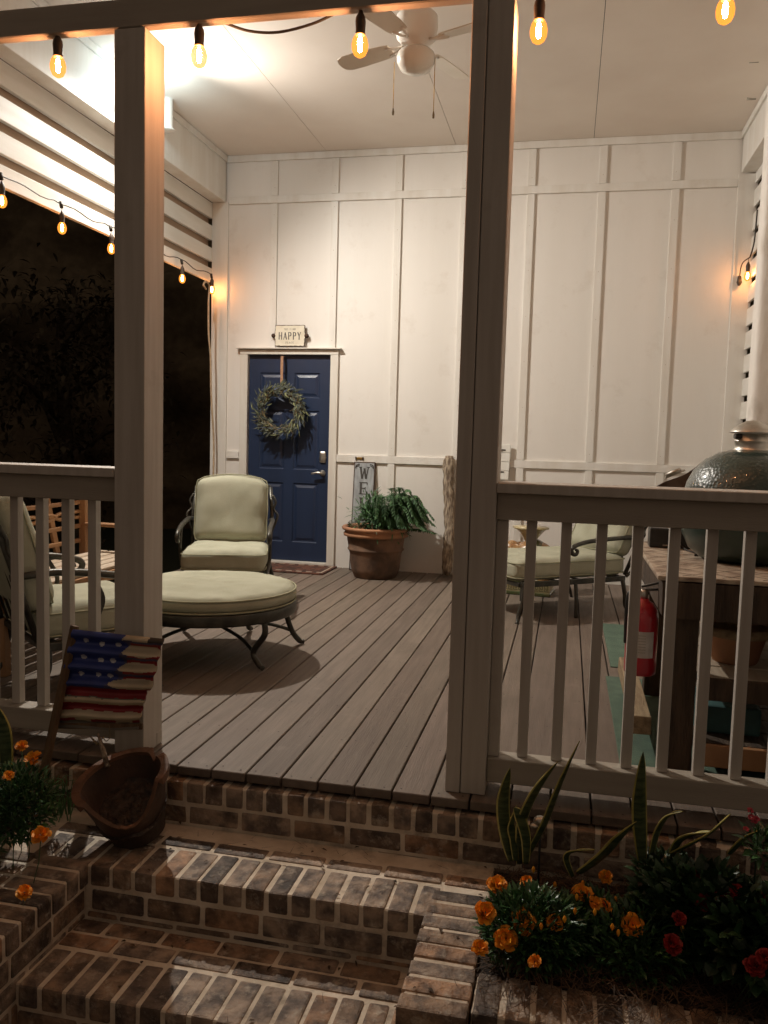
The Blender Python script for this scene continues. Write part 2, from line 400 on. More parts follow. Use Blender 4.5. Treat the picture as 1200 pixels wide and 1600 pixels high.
b.box(DX0, DX1, y0+.011, y0+.045, .04, 2.026)
door = b.build('door', DOORM, house); door['label'] = 'navy blue six panel door'
b = MB()
MY = Matrix.Rotation(PI/2, 4, 'X')
b.lathe([(0, .0), (.034, .0), (.034, .010), (.020, .016), (0, .016)][::-1], 24, M=Matrix.Translation((-2.300, y0, 1.055)) @ MY)
b.rbox(.031, .055, .009, .008, n=4, M=Matrix.Translation((-2.300, y0-.008, 1.06)) @ MY)
b.build('deadbolt', CHROME, door)
b = MB()
b.lathe([(.030, 0), (.028, .012), (.014, .02), (.012, .05), (0, .052)], 20, M=Matrix.Translation((-2.300, y0, .905)) @ MY)
b.tube(smoothpath([(-2.300, y0-.05, .905), (-2.345, y0-.055, .908), (-2.40, y0-.05, .895)], 5), [.012]*5+[.010]*5+[.006], 8)
b.build('door_handle', CHROME, door)

# ================================================================== LEFT + RIGHT OPENINGS (slatted headers)
def slat_side(xin, xout, slats, zhead, bot, label, name):
    s = 1 if xout < xin else -1
    t = thing(name, label, 'slatted screen', (xin, 5.2, 0))
    lo, hi = sorted((0.0, xout-xin))
    b = MB(); b.box(lo, hi, -2.6, 2.465, zhead, 3.898, bev=.003); b.build('header_board', TRIM, t)
    b = MB(); c = (0.0, s*.018); b.box(min(c), max(c), -2.6, 2.463, 3.84, 3.897, bev=.003); b.build('crown_trim', TRIM, t)
    for (z0, z1) in slats:
        q = MB(); q.box((lo-.034) if s > 0 else hi-.022, (lo+.0) if s > 0 else hi, -2.6, 2.48, z0, z1, bev=.003); q.build('slat', SLAT, t)
    return t, lo, hi, s
# left: four white boards, the shadowed gaps show boards on the far side
gl = [(3.32, 3.468), (3.115, 3.255), (2.915, 3.045), (2.72, 2.85)]
t, lo, hi, s = slat_side(-3.31, -3.45, gl, 3.47, 2.72, 'white slatted header above the dark left opening', 'slatted_header')
q = MB(); q.box(lo-.066, lo-.042, -2.6, 2.48, 2.79, 3.46, bev=.003); q.build('back_board', BACKB, t)
q = MB(); q.box(lo, hi, -2.62, -2.48, -.02, 2.72, bev=.004); q.build('post', POSTM, t)
# right: slats nearly edge-on with square dark gaps
gr = [(1.30+.197*k+.052-.05, 1.30+.197*k+.197-.05) for k in range(-6, 12)]
t, lo, hi, s = slat_side(1.318, 1.455, gr, 3.56, 1.2, 'white slatted screen wall along the right porch side', 'slatted_screen')
b = MB()
M = Matrix.Identity(4)
b.rbox(.115, .09, 1.95, .035, n=10, wr=.004, M=Matrix.Translation((1.293, 6.05, 1.945)))
col = b.build('porch_column', mat('chipped_white_paint', (.78, .75, .70), (.50, .46, .40), 6, .6, bump=.5, bscale=24, stretch=(1, 1, .5), contrast=(.58, .80)), None)
tag(col, 'rough chipped white column standing at the right porch edge', 'column')
for k, pz in enumerate(((1178, 97), (1174, 155))):
    p = at(*pz, 0, 1.13); h = MB(); h.tube([(1.16, p.y, p.z), (1.135, p.y, p.z), (1.10, p.y, p.z+.004)], [.006, .006, .009], 6); h.build('hook', INKG, col)

# ================================================================== POSTS, BEAM, RAILINGS
b = MB(); b.box(-.062, .062, -.07, .08, 0, 2.692, bev=.004, seg=2)
p = b.build('porch_post', POSTM); p.location = (-1.608, 2.92, 0)
tag(p, 'square white porch post behind the painted tin flag', 'post', 'porch posts')
q = MB(); q.box(-.064, .064, .03, .082, .0005, .06, bev=.006); o = q.build('post_foot', POSTM, p)
t = thing('porch_post', 'square porch post with a seam between deck and right railing', 'post', (-.3, 2.92, 0), 0, 'porch posts')
part_box('post_board', POSTM, t, -.072, -.021, -.07, .08, 0, 2.692, bev=.003)
part_box('post_board', POSTM, t, -.018, .069, -.067, .082, 0, 2.692, bev=.003)
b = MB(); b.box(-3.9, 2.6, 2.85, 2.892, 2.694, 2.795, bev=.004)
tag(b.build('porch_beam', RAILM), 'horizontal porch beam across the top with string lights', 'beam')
def railing(name, label, x0, x1, bal, end=False):
    t = thing(name, label, 'railing', ((x0+x1)/2, 2.92, 0), 0, 'porch railings')
    cx = (x0+x1)/2
    part_box('rail_cap', POSTM, t, x0-cx, x1-cx, -.072, .10, 1.071, 1.106, bev=.003)  # lighter paint than the rails stands in for light along the cap top
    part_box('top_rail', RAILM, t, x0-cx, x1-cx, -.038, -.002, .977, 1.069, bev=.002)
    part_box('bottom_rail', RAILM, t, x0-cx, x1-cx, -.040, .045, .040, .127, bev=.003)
    for bx in bal:
        part_box('baluster', POSTM, t, bx-cx-.018, bx-cx+.018, 0, .036, .128, 1.069, bev=.0015)
    return t
railing('porch_railing', 'railing with square balusters in front of the grill table, right of post', -.230, 1.60, [-.110+.119*k for k in range(0, 14)])
part_box('baluster', POSTM, bpy.data.objects['porch_railing'], -.230-.685, -.190-.685, -.018, .02, .128, .975, bev=.002)
railing('porch_railing', 'railing with square balusters left of the flag', -3.30, -1.672, [-1.808-.1155*k for k in range(0, 13)])

# ================================================================== BRICKWORK
def bcol():
    r = RND.random()
    if r < .28: k = RND.uniform(.35, .62); return (k, k*1.0, k*1.06)       # nearly black bricks
    if r < .42: k = RND.uniform(.85, 1.15); return (k*1.08, k*.9, k*.76)     # orange
    if r < .74: k = RND.uniform(.85, 1.1); return (k*.96, k*1.0, k*1.06)     # grey brown
    k = RND.uniform(.65, 1.0); return (k, k*.94, k*.88)
def brick(b, x0, x1, y0, y1, z0, z1, jit=.0024):
    j = lambda a=.0025: RND.uniform(-a, a)
    b.box(x0+j(), x1+j(), y0+j(), y1+j(), z0, z1+j(.002), 0, .008, col=bcol(), jit=jit, seg=2)
def rough_core(b, x0, x1, y0, y1, z0, z1):
    b.box(x0, x1, y0, y1, z0, z1, 1, .004)
P_ = .0785; T_ = .0645
steps = thing('brick_steps', 'wet looking brick porch steps with pale mortar joints', 'steps', (0, 0, 0))
# foundation course under the deck edge
b = MB(); rough_core(b, -2.75, 1.55, 2.7695, 2.96, -.56, -.0475)
x = -2.74
while x < 1.5:
    brick(b, x, x+T_, 2.765, 2.94, -.122, -.045); x += P_
for zi, z in enumerate((-.203, -.283, -.363, -.443, -.523)):
    x = -2.74-zi % 2*.1
    while x < 1.5:
        brick(b, max(x, -2.745), x+.19, 2.766, 2.94, z, z+.068); x += .204
b.build('foundation_course', [BRICK, MORTAR], steps)
# upper tread
b = MB(); rough_core(b, -1.90, -.180, 2.4185, 2.78, -.56, -.2140)
x = -1.50-P_*3
while x < -.40:
    brick(b, x, x+T_, 2.414, 2.592, -.280, -.210); x += P_
for z, xs0 in ((-.363, 0), (-.443, .1)):
    x = -1.50-xs0
    while x < -.38:
        brick(b, max(x, -1.515), min(x+.19, -.366), 2.4125, 2.5, z, z+.068); x += .204
x = -1.76
while x < -.2:
    brick(b, x, min(x+.19, -.18), 2.610, 2.672, -.26, -.2085); x += .204
b.box(-1.75, -.18, 2.680, 2.766, -.26, -.214, 1, .006, jit=.012, seg=3)
b.build('upper_step', [BRICK, MORTAR], steps)
# lower tread
b = MB(); rough_core(b, -1.53, -.355, 2.0465, 2.43, -.56, -.3888)
x = -1.512
while x < -.40:
    brick(b, x, x+T_+.001, 2.042, 2.226, -.456, -.385); x += P_
for (y0_, y1_, o_) in ((2.245, 2.312, 0), (2.325, 2.392, .08)):
    x = -1.52-o_
    while x < -.37:
        brick(b, max(x, -1.515), min(x+.185, -.367), y0_, y1_, -.44, -.3845); x += .198
x = -1.51
while x < -.37:
    brick(b, x, min(x+.19, -.366), 2.0405, 2.2, -.54, -.470); x += .204
b.build('lower_step', [BRICK, MORTAR], steps)
# right cheek wall (bricks laid across)
def cheek(name, x0, x1, yend, ystart, face_x, parent):
    b = MB(); rough_core(b, x0+.005, x1-.005, yend+.005, 2.415, -.56, -.2148)
    y = yend
    while y < ystart-.04:
        brick(b, x0, x1, y, y+.0615, -.282, -.210); y += .0755
    for z, o_ in ((-.363, .05), (-.443, 0), (-.523, .05)):
        y = yend+(.1 if o_ else 0)
        if o_: brick(b, x0, x1, yend, yend+.088, z, z+.068)
        while y < ystart-.02:
            brick(b, x0+.003, x1-.003, y, min(y+.19, ystart), z, z+.068); y += .204
    return b.build(name, [BRICK, MORTAR], parent)
cheek('cheek_wall', -.365, -.182, 1.985, 2.605, 0, steps)
# left cheek: two bricks wide
b = MB(); rough_core(b, -2.04, -1.522, 1.70, 2.4145, -.56, -.2150)
y = 1.70
while y < 2.40:
    o_ = 0
    brick(b, -1.700, -1.515, y, y+.0615, -.282, -.210); brick(b, -1.90, -1.712, y, y+.0615, -.282, -.2105); y += .0755
for z, o_ in ((-.363, .08), (-.443, 0), (-.523, .08)):
    y = 1.70-o_
    while y < 2.40:
        brick(b, -1.62, -1.518, max(1.70, y), min(y+.19, 2.405), z, z+.068); y += .204
b.build('cheek_wall', [BRICK, MORTAR], steps)
# low garden wall in front of the right bed
gw = thing('garden_wall', 'low brick garden wall holding the right flower bed', 'garden wall', (0, 0, 0))
b = MB(); rough_core(b, -.178, 1.5, 2.03, 2.185, -.56, -.222)
x = -.172
while x < 1.45:
    brick(b, x, x+T_, 2.02, 2.19, -.29, -.214); x += P_
x = -.172
for z in (-.37, -.45, -.53):
    x = -.172
    while x < 1.45:
        brick(b, x, x+.19, 2.025, 2.12, z, z+.068); x += .204
b.build('brick_face', [BRICK, MORTAR], gw)

# beds
b = MB()
def bed(b, x0, x1, y0, y1, z, n=26):
    V = []; Fc = []
    for i in range(n+1):
        for j in range(n+1):
            X = x0+(x1-x0)*i/n; Y = y0+(y1-y0)*j/n
            V.append((X, Y, z+.03*noise.noise(Vector((X*5, Y*5, 0)))+.012*noise.noise(Vector((X*21, Y*21, 0)))))
    for i in range(n):
        for j in range(n):
            a = i*(n+1)+j; Fc.append((a, a+n+1, a+n+2, a+1))
    b.add(V, Fc, 0, True)
bed(b, -.19, 1.6, 2.17, 2.768, -.225); bed(b, -3.6, -1.76, 1.3, 2.768, -.25)
b.build('garden_soil', SOIL, kind='structure')

# ================================================================== LIGHTS
# string lights
def bulb_parts(parent, x, y, z, wire_to, glow=None):
    "socket, amber glass and glowing filament, hanging; z is the centre of the glass"
    b = MB(); b.tube([(x, y, wire_to), (x, y, z+.11)], .0022, 6)
    b.lathe([(0, .112), (.006, .112), (.010, .100), (.0165, .088), (.0185, .075), (.0175, .058), (.0165, .040), (.0178, .036), (.0165, .030), (0, .030)][::-1], 18, M=Matrix.Translation((x, y, z)))
    sk = b.build('socket', SOCK, parent)
    b = MB(); b.lathe([(0, -.042), (.010, -.041), (.020, -.034), (.0275, -.018), (.029, 0), (.025, .018), (.017, .032), (.015, .038)], 20, M=Matrix.Translation((x, y, z)))
    gl = b.build('bulb', SHELL, parent)
    b = MB()
    b.lathe([(0, -.026), (.006, -.022), (.0085, -.008), (.0085, .008), (.005, .022), (0, .026)], 10, M=Matrix.Translation((x, y, z)))
    b.build('filament', glow or GLOW, gl)
front = [(-1.912, 2.585), (-1.348, 2.583), (-.756, 2.578), (-.155, 2.58), (.417, 2.598)]
t = thing('string_light', 'string of amber bulbs hanging under the front beam', 'string light', (0, 0, 0), 0, 'strings of amber bulbs')
for x, z in front: bulb_parts(t, x, 2.872, z+.006, 2.694)
b = MB(); b.tube([(-2.5, 2.898, 2.712), (-1.0, 2.898, 2.710), (1.0, 2.898, 2.712)], .0042, 6); b.build('cable', CABLE, t)
# mid run droops visibly
b = MB(); b.tube(smoothpath([(-1.26, 2.90, 2.705), (-1.17, 2.90, 2.672), (-1.06, 2.90, 2.660), (-.94, 2.90, 2.678), (-.86, 2.90, 2.705)], 6), .0048, 6); b.build('cable_loop', CABLE, t)
left = [(4.524, 2.612), (5.135, 2.605), (5.756, 2.609), (6.34, 2.61), (6.928, 2.613), (7.555, 2.627)]
t = thing('string_light', 'string of amber bulbs draped along the left slatted header', 'string light', (0, 0, 0), 0, 'strings of amber bulbs')
P = []
ys = [3.92]+[q[0] for q in left]
for y, z in left: bulb_parts(t, -3.395, y, z, 2.745, GLOW2)
for a, c in zip(ys[:-1], ys[1:]):
    for k in range(8):
        u = k/8; P.append((-3.405, a+(c-a)*u, 2.79-.035*math.sin(u*PI)-.02*(abs(u-.5)*2)**3+.01*math.sin(u*9+a)))
P.append((-3.40, ys[-1], 2.77)); b = MB(); b.tube(P, .0042, 6)
for y, z in left: b.tube([(-3.405, y, 2.775), (-3.397, y, 2.735)], [.013, .012], 8)
b.build('cable', CABLE, t)
t = thing('string_light', 'single amber bulb and cable on the right slatted screen', 'string light', (0, 0, 0), 0, 'strings of amber bulbs')
p = at(1168, 431, 0, 1.385); bulb_parts(t, p.x, p.y, p.z, p.z+.15, GLOW2)
b = MB(); b.tube(smoothpath([(p.x+.01, p.y, p.z+.15), (p.x+.02, p.y-.08, p.z+.26), (p.x+.02, p.y-.12, p.z+.5)], 5), .006, 6)
b.tube(smoothpath([(p.x+.01, p.y, p.z+.15), (p.x-.03, p.y+.09, p.z+.12), (p.x-.04, p.y+.12, p.z+.03)], 5), .005, 6); b.lathe([(0, .03), (.014, .02), (.018, -.01), (.022, -.03), (.012, -.055), (0, -.06)][::-1], 10, M=Matrix.Translation((p.x-.04, p.y+.12, p.z))); b.build('cable', CABLE, t)
# cool flood lamp high on the left header
LP = Vector((-3.13, 5.78, 3.79))
t = thing('flood_lamp', 'cool white lamp fixed high on the left header', 'lamp', (0, 0, 0))
b = MB(); b.lathe([(0, .0), (.034, 0), (.040, .012), (.040, .10), (.03, .115), (0, .115)], 24, M=Matrix.Translation(LP+Vector((0, 0, .05)))); b.box(-3.31, -3.18, LP.y-.015, LP.y+.015, LP.z+.09, LP.z+.12, bev=.004); b.build('housing', FANW, t)
b = MB(); b.lathe([(0, -.03), (.016, -.024), (.027, -.005), (.03, .02), (.030, .046)], 20, M=Matrix.Translation(LP)); b.build('lens', LEDG, t)
ld = bpy.data.lights.new('lamp_beam', 'SPOT'); ld.energy = LED_POWER; ld.color = (1.0, .915, .81); ld.shadow_soft_size = .03
ld.spot_size = math.radians(172); ld.spot_blend = 1.0
lo_ = bpy.data.objects.new('lamp_beam', ld); COL.objects.link(lo_); lo_.location = LP+Vector((.03, 0, -.055)); lo_.parent = t
lo_.rotation_euler = Vector((.64, -.16, -.75)).to_track_quat('-Z', 'Y').to_euler()
ld = bpy.data.lights.new('lamp_spill', 'POINT'); ld.energy = 9; ld.color = (.72, .95, 1.0); ld.shadow_soft_size = .03
lo_ = bpy.data.objects.new('lamp_spill', ld); COL.objects.link(lo_); lo_.location = LP+Vector((.03, 0, -.06)); lo_.parent = t
# white canister with flanges beside it
c0 = at(266, 152, 0, -3.22); c1 = at(266, 204, 0, -3.22); yy = (c0.y+c1.y)/2
t = thing('canister', 'white flanged canister fixed on the header beside the post', 'canister', (-3.245, yy, c1.z))
H_ = c0.z-c1.z
b = MB(); b.lathe([(0, 0), (.062, 0), (.062, .010), (.046, .016), (.044, .03), (.044, H_-.03), (.046, H_-.016), (.062, H_-.010), (.062, H_), (0, H_)], 28); b.build('body', FANW, t)
b = MB(); b.tube(smoothpath([(0, 0, H_), (.0, -.04, H_+.05), (.03, -.12, H_+.045), (.04, -.3, H_+.02)], 6), .006, 6); b.build('cable', CABLE, t)

# ceiling fan
t = thing('ceiling_fan', 'cream four blade ceiling fan with a frosted bowl and pull chains', 'ceiling fan', (-.955, 4.9, 0))
b = MB(); b.lathe([(.0, 3.899), (.07, 3.899), (.072, 3.87), (.03, 3.83), (.018, 3.82), (.018, 3.73), (.03, 3.72), (.075, 3.70), (.118, 3.66), (.122, 3.60), (.115, 3.545), (.085, 3.515), (.05, 3.505), (.05, 3.47), (0, 3.47)][::-1], 36); b.build('motor_housing', FANW, t)
b = MB(); b.lathe([(.05, 3.475), (.088, 3.472), (.103, 3.46), (.112, 3.44), (.108, 3.408), (.088, 3.372), (.05, 3.352), (0, 3.346)][::-1], 36); b.build('light_bowl', GLASSW, t)
for k, a in enumerate((68, 158, 248, -22)):
    M = Matrix.Rotation(math.radians(a), 4, 'Z') @ Matrix.Translation((0, 0, 3.515)) @ Matrix.Rotation(math.radians(11), 4, 'X')
    b = MB(); n = 10
    prof = [(.17, .046), (.22, .056), (.32, .062), (.42, .066), (.50, .064), (.535, .05), (.55, .02)]
    V = [(x, s*w, zz) for x, w in prof for s in (-1, 1) for zz in (-.003, .003)]
    Fc = []
    for i in range(len(prof)-1):
        o = i*4; Fc += [(o, o+4, o+6, o+2), (o+1, o+3, o+7, o+5), (o, o+1, o+5, o+4), (o+2, o+6, o+7, o+3)]
    Fc += [(0, 2, 3, 1), (len(V)-4, len(V)-3, len(V)-1, len(V)-2)]
    b.add(V, Fc, 0, False, None, M); bl = b.build('blade', FANB, t)
    b = MB(); b.tube([(.09, 0, .004), (.13, .012, -.004), (.20, .03, -.006)], .008, 6); b.tube([(.09, 0, .004), (.13, -.012, -.004), (.20, -.03, -.006)], .008, 6)
    for q in b.v: q.xyz = M @ q
    b.build('blade_iron', FANW, bl)
for px, py, top in ((614, 178, (-.115, .02)), (677, 183, (.10, .0))):
    e = at(px, py, 1, 4.9+top[1]); lx = e.x+.955
    b = MB(); b.tube([(lx, top[1], 3.43), (lx, top[1], e.z+.03)], .0024, 6)
    ch = b.build('pull_chain', BRASS, t)
    b = MB(); b.lathe([(0, -.02), (.006, -.018), (.007, 0), (.003, .02), (0, .022)], 8, M=Matrix.Translation((lx, top[1], e.z+.012))); b.build('chain_fob', TWIG, ch)

# ================================================================== DOOR DECOR
wc = Vector((-2.705, 7.635, 1.495))
t = thing('wreath', 'grey green leafy wreath hanging on the navy door', 'wreath', wc)
b = MB()
for i in range(820):
    a = RND.uniform(0, 2*PI); rr = RND.gauss(.198, .026); p = Vector((rr*math.cos(a), RND.uniform(-.07, .01), rr*math.sin(a)))
    tan = Vector((-math.sin(a), 0, math.cos(a))); out = Vector((math.cos(a), 0, math.sin(a)))
    d = -tan*RND.uniform(.3, 1)+out*RND.uniform(-.5, .9)+Vector((0, -RND.uniform(0, .5), -.25*(a > PI)))
    L = RND.uniform(.045, .095); c = tint(.5, 1.5)
    if RND.random() < .18: c = (2.6, 2.4, 1.5)
    if RND.random() < .12: c = (.9, 1.0, 1.9)
    leaf(b, p, d, (RND.uniform(-.3, .3), -1, RND.uniform(-.3, .3)), L, RND.uniform(.008, .018), col=c)
b.build('leaves', WREATH, t)
b = MB()
for i in range(46):
    a = RND.uniform(0, 2*PI); p = Vector((.19*math.cos(a), -.04, .19*math.sin(a))); d = Vector((RND.uniform(-1, 1), -.3, RND.uniform(-1, 1))).normalized()*RND.uniform(.05, .10)
    b.tube([p-d*.5, p+d*.4+Vector((0, -.02, 0)), p+d], [.003, .0025, .001], 5)
b.tube([(.185*math.cos(k/24*2*PI), -.02, .185*math.sin(k/24*2*PI)) for k in range(25)], .022, 8)
b.build('twig_ring', TWIG, t)
b = MB(); b.box(-.013, .013, -.002, .001, .20, .515, bev=.0008); b.box(-.013, .013, -.002, .05, .512, .517); b.build('ribbon', RIB, t)

def strokes(b, segs, x, z, w, h, th, y, mi=0, dep=.0015):
    "flat letter strokes in the x-z plane, unit coordinates"
    for (ax, az, bx, bz, *tw) in segs:
        k = tw[0] if tw else 1
        A = Vector((x+ax*w, y, z+az*h)); B_ = Vector((x+bx*w, y, z+bz*h)); d = (B_-A); L = d.length; d.normalize(); r = Vector((d.z, 0, -d.x))*th*k*.5
        V = [A-r, A+r, B_+r, B_-r]; V += [v-Vector((0, dep, 0)) for v in V]
        b.add(V, [(4, 5, 6, 7), (0, 1, 5, 4), (1, 2, 6, 5), (2, 3, 7, 6), (3, 0, 4, 7)], mi)
S = .18
GL = {
 'H': [(.15, 0, .15, 1), (.85, 0, .85, 1), (.15, .5, .85, .5, .6)]+[(a-.13, e, a+.13, e, .5) for a in (.15, .85) for e in (.01, .99)],
 'A': [(.12, 0, .5, 1, .6), (.88, 0, .5, 1, 1.1), (.28, .33, .74, .33, .6), (0, .01, .25, .01, .5), (.74, .01, 1, .01, .5)],
 'P': [(.2, 0, .2, 1), (.2, .98, .62, .98, .6), (.62, .98, .82, .86), (.82, .88, .82, .60), (.82, .62, .62, .47), (.62, .49, .2, .49, .6), (.05, .01, .38, .01, .5), (.05, .99, .3, .99, .5)],
 'Y': [(.1, 1, .5, .48, 1.1), (.9, 1, .5, .48, .6), (.5, .5, .5, 0), (.33, .01, .67, .01, .5), (0, .99, .24, .99, .5), (.76, .99, 1, .99, .5)],
 'W': [(.1, 1, .3, 0, 1.1), (.3, 0, .5, .85, .6), (.5, .85, .7, 0, 1.1), (.7, 0, .9, 1, .6), (-.04, .98, .24, .98, .5), (.76, .98, 1.04, .98, .5), (.4, .86, .6, .86, .5)],
 'E': [(.22, 0, .22, 1, 1.2), (.05, .98, .85, .98, .6), (.05, .02, .88, .02, .6), (.22, .5, .65, .5, .6), (.85, 1, .85, .78, .5), (.88, 0, .88, .25, .5), (.66, .38, .66, .62, .5)],
 'L': [(.3, 0, .3, 1, 1.2), (.1, .98, .5, .98, .6), (.1, .02, .9, .02, .6), (.9, 0, .9, .28, .5)],
 'C': [(.85, .75, .85, .98, .5), (.8, .88, .5, 1, .7), (.5, .99, .2, .75, .9), (.18, .78, .18, .25, 1.2), (.2, .25, .5, .01, .9), (.5, .01, .85, .2, .7)],
 'O': [(.5, 1, .15, .7, .9), (.14, .72, .14, .28, 1.2), (.15, .3, .5, 0, .9), (.5, 0, .85, .3, .9), (.86, .28, .86, .72, 1.2), (.85, .7, .5, 1, .9)],
 'M': [(.12, 0, .12, 1), (.12, 1, .5, .2, .9), (.5, .2, .88, 1, .9), (.88, 0, .88, 1), (0, .02, .26, .02, .5), (.74, .02, 1, .02, .5)],
 'T': [(.5, 0, .5, 1), (.1, .97, .9, .97, .7), (.1, 1, .1, .8, .5), (.9, 1, .9, .8, .5)],
 'I': [(.5, 0, .5, 1), (.3, .02, .7, .02, .5), (.3, .98, .7, .98, .5)],
 'S': [(.82, .82, .5, 1, .8), (.5, 1, .18, .76, .8), (.18, .76, .82, .27, .9), (.82, .27, .5, 0, .8), (.5, 0, .18, .18, .8)],
 'U': [(.15, 1, .15, .3), (.15, .3, .5, 0, .9), (.5, 0, .85, .3, .9), (.85, .3, .85, 1)],
 'R': [(.2, 0, .2, 1), (.2, .98, .7, .98, .6), (.8, .95, .8, .58), (.7, .5, .2, .5, .6), (.5, .5, .88, 0, .9)],
}
def word(b, txt, cx, z, w, h, th, y, gap=1.25, mi=0):
    n = len(txt); x = cx-(n*w*gap-w*(gap-1))/2
    for ch in txt:
        if ch != ' ': strokes(b, GL[ch], x, z, w, h, th, y, mi)
        x += w*gap
# happy place sign
t = thing('happy_sign', 'small cream enamel sign reading HAPPY above the navy door', 'sign', (-2.635, 7.66, 2.205))
W2, H2 = .150, .100
out = []
for k in range(64):
    a = k/64*4; sd = int(a); u = (a-sd)*2-1
    p = [(u*W2, H2), (W2, -u*H2), (-u*W2, -H2), (-W2, u*H2)][sd]
    n_ = noise.noise(Vector((p[0]*40, p[1]*40, 3)))*.006
    px_, pz_ = p[0]*(1+n_*3), p[1]*(1+n_*4)
    if abs(p[0]) > .9*W2 and abs(p[1]) < .3*H2: px_ += .014*(1 if p[0] > 0 else -1)*(1-abs(p[1])/(.3*H2))
    if abs(p[0]) > .7*W2 and abs(p[1]) > .72*H2: px_ *= .985
    out.append((px_, pz_))
b = MB()
V = [(x, -.012, z) for x, z in out]+[(x, 0, z) for x, z in out]; n = len(out)
b.add(V, [tuple(range(n))]+[(k, k+n, (k+1) % n+n, (k+1) % n) for k in range(n)], 0)
b.build('rust_border', RUST, t)
b = MB(); V = [(x*.965+noise.noise(Vector((x*60, z*60, 1)))*.003, -.0132, z*.945+noise.noise(Vector((x*60, z*60, 5)))*.004) for x, z in out]
b.add(V, [tuple(range(n))], 0); b.build('enamel_face', SIGNW, t)
for s in (-1, 1):
    b = MB(); b.lathe([(0, -.02), (.02, -.017), (.022, 0), (0, .0)], 12, M=Matrix.Translation((s*.165, 0, 0)) @ MY @ Matrix.Scale(-1, 4, (0, 0, 1))); b.build('rust_scroll', RUST, t)
b = MB(); word(b, 'HAPPY', 0, -.035, .036, .066, .0085, -.0134, 1.3)
lt = b.build('lettering', INK, t)
b = MB(); word(b, 'THIS IS OUR', 0, .052, .0095, .017, .0028, -.0134, 1.12); word(b, 'PLACE', 0, -.074, .013, .018, .003, -.0134, 1.35)
b.build('small_lettering', INKG, lt)
# brass buckle on the rail
t = thing('brass_clip', 'small brass clip on the wall rail above the welcome board', 'clip', (-1.925, 7.668, 1.058))
b = MB(); b.box(-.028, .028, -.008, 0, -.010, .012, 0, .003); b.build('plate', BRASS, t)
b = MB(); b.box(-.042, -.028, -.010, 0, -.016, .016, 0, .004); b.box(.028, .042, -.010, 0, -.016, .016, 0, .004); b.build('end_caps', SOCK, t)
# welcome board leaning behind the pot
t = thing('welcome_board', 'tall grey washed board with vertical WELCOME lettering behind the pot', 'sign', (-1.872, 7.56, 0), rot=(math.radians(-6), 0, 0))
b = MB(); b.box(-.104, .104, 0, .02, 0, 1.035, 0, .003); b.build('board', RUST, t)
b = MB(); b.box(-.094, .094, -.002, .0, .012, 1.022, 0, .0008); b.build('board_face', WELM, t)
b = MB()
for i, ch in enumerate('WELCOME'): strokes(b, GL[ch], -.048, .872-.146*i, .096, .112, .017, -.0021)
b.build('lettering', INK, t)
b = MB()
for s in (-1, 1):
    b.tube(smoothpath([(s*.085, -.003, .97), (s*.08, -.003, 1.0), (s*.05, -.003, 1.012)], 4), .005, 5); b.tube([(s*.05, -.003, 1.0), (s*.08, -.003, .985)], .004, 5)
b.build('corner_scroll', INK, t)
# doormat
t = thing('doormat', 'rust red patterned doormat in front of the navy door', 'doormat', (-2.58, 7.42, 0))
b = MB(); b.box(-.46, .46, -.24, .24, .001, .016, 0, .004); b.build('mat_base', RUG, t)
b = MB()
for k in range(9):
    for r in (-.19, .19):
        b.box(-.40+k*.098, -.345+k*.098, r-.012, r+.012, .0155, .0175, 0)
for s in (-1, 1): b.box(s*.43-.008, s*.43+.008, -.2, .2, .0155, .0172, 0)
b.build('woven_pattern', RUGP, t)

# ================================================================== POT WITH FERN
t = thing('terracotta_planter', 'large weathered terracotta planter standing beside the navy door', 'planter', (-1.66, 7.29, 0))
b = MB(); b.lathe([(.15, 0), (.185, .0), (.215, .06), (.222, .09), (.235, .22), (.243, .245), (.252, .25), (.254, .262), (.246, .27), (.262, .36), (.268, .375)], 48, wob=.012)
b.build('pot_body', TERRAD, t)
b = MB(); b.lathe([(.268, .372), (.292, .378), (.294, .40), (.280, .412), (.285, .425), (.305, .432), (.312, .448), (.30, .462), (.27, .458), (.262, .43), (.258, .40), (0, .40)], 48, wob=.01); b.build('pot_rim', TERRA, t)
t2 = thing('fern_plant', 'green arching fern growing in the terracotta planter', 'fern', (-1.66, 7.29, .40))
b = MB()
fr = []
for i in range(64):
    a = RND.uniform(-1.6, 1.6)
    fr.append((a, RND.uniform(.16, .36), RND.uniform(.12, .36)))
fr += [(-.1, .40, .18), (-.25, .36, .24), (.05, .38, .26), (-.5, .40, .14), (-.15, .42, .06), (-.4, .36, .16), (.1, .2, .40), (-.6, .18, .42), (1.2, .12, .40)]
for a, L, h in fr:
    d = Vector((math.cos(a), math.sin(a), 0)); st = Vector((.05+.03*math.cos(a), 0, 0))+d*.08
    pts = smoothpath([st, st+d*L*.3+Vector((0, 0, h*.8)), st+d*L*.65+Vector((0, 0, h)), st+d*L*.95+Vector((0, 0, h*.55-(L > .45)*.22))], 7)
    b.tube(pts, [.003]*len(pts), 4, col=tint(.6, .9))
    for k in range(2, len(pts)-1):
        tan = (pts[k+1]-pts[k]).normalized(); sd = tan.cross(Vector((0, 0, 1))).normalized(); wd = .055*(1-k/len(pts))**.6+.015
        for s in (-1, 1):
            for m in range(2):
                leaf(b, pts[k]+tan*m*.007, sd*s+tan*.5+Vector((0, 0, RND.uniform(-.5, .1))), (0, 0, 1), wd*RND.uniform(.8, 1.4), .017, col=tint(.55, 1.5))
    leaf(b, pts[-1], tan, (0, 0, 1), .04, .012, col=tint(.8, 1.3))
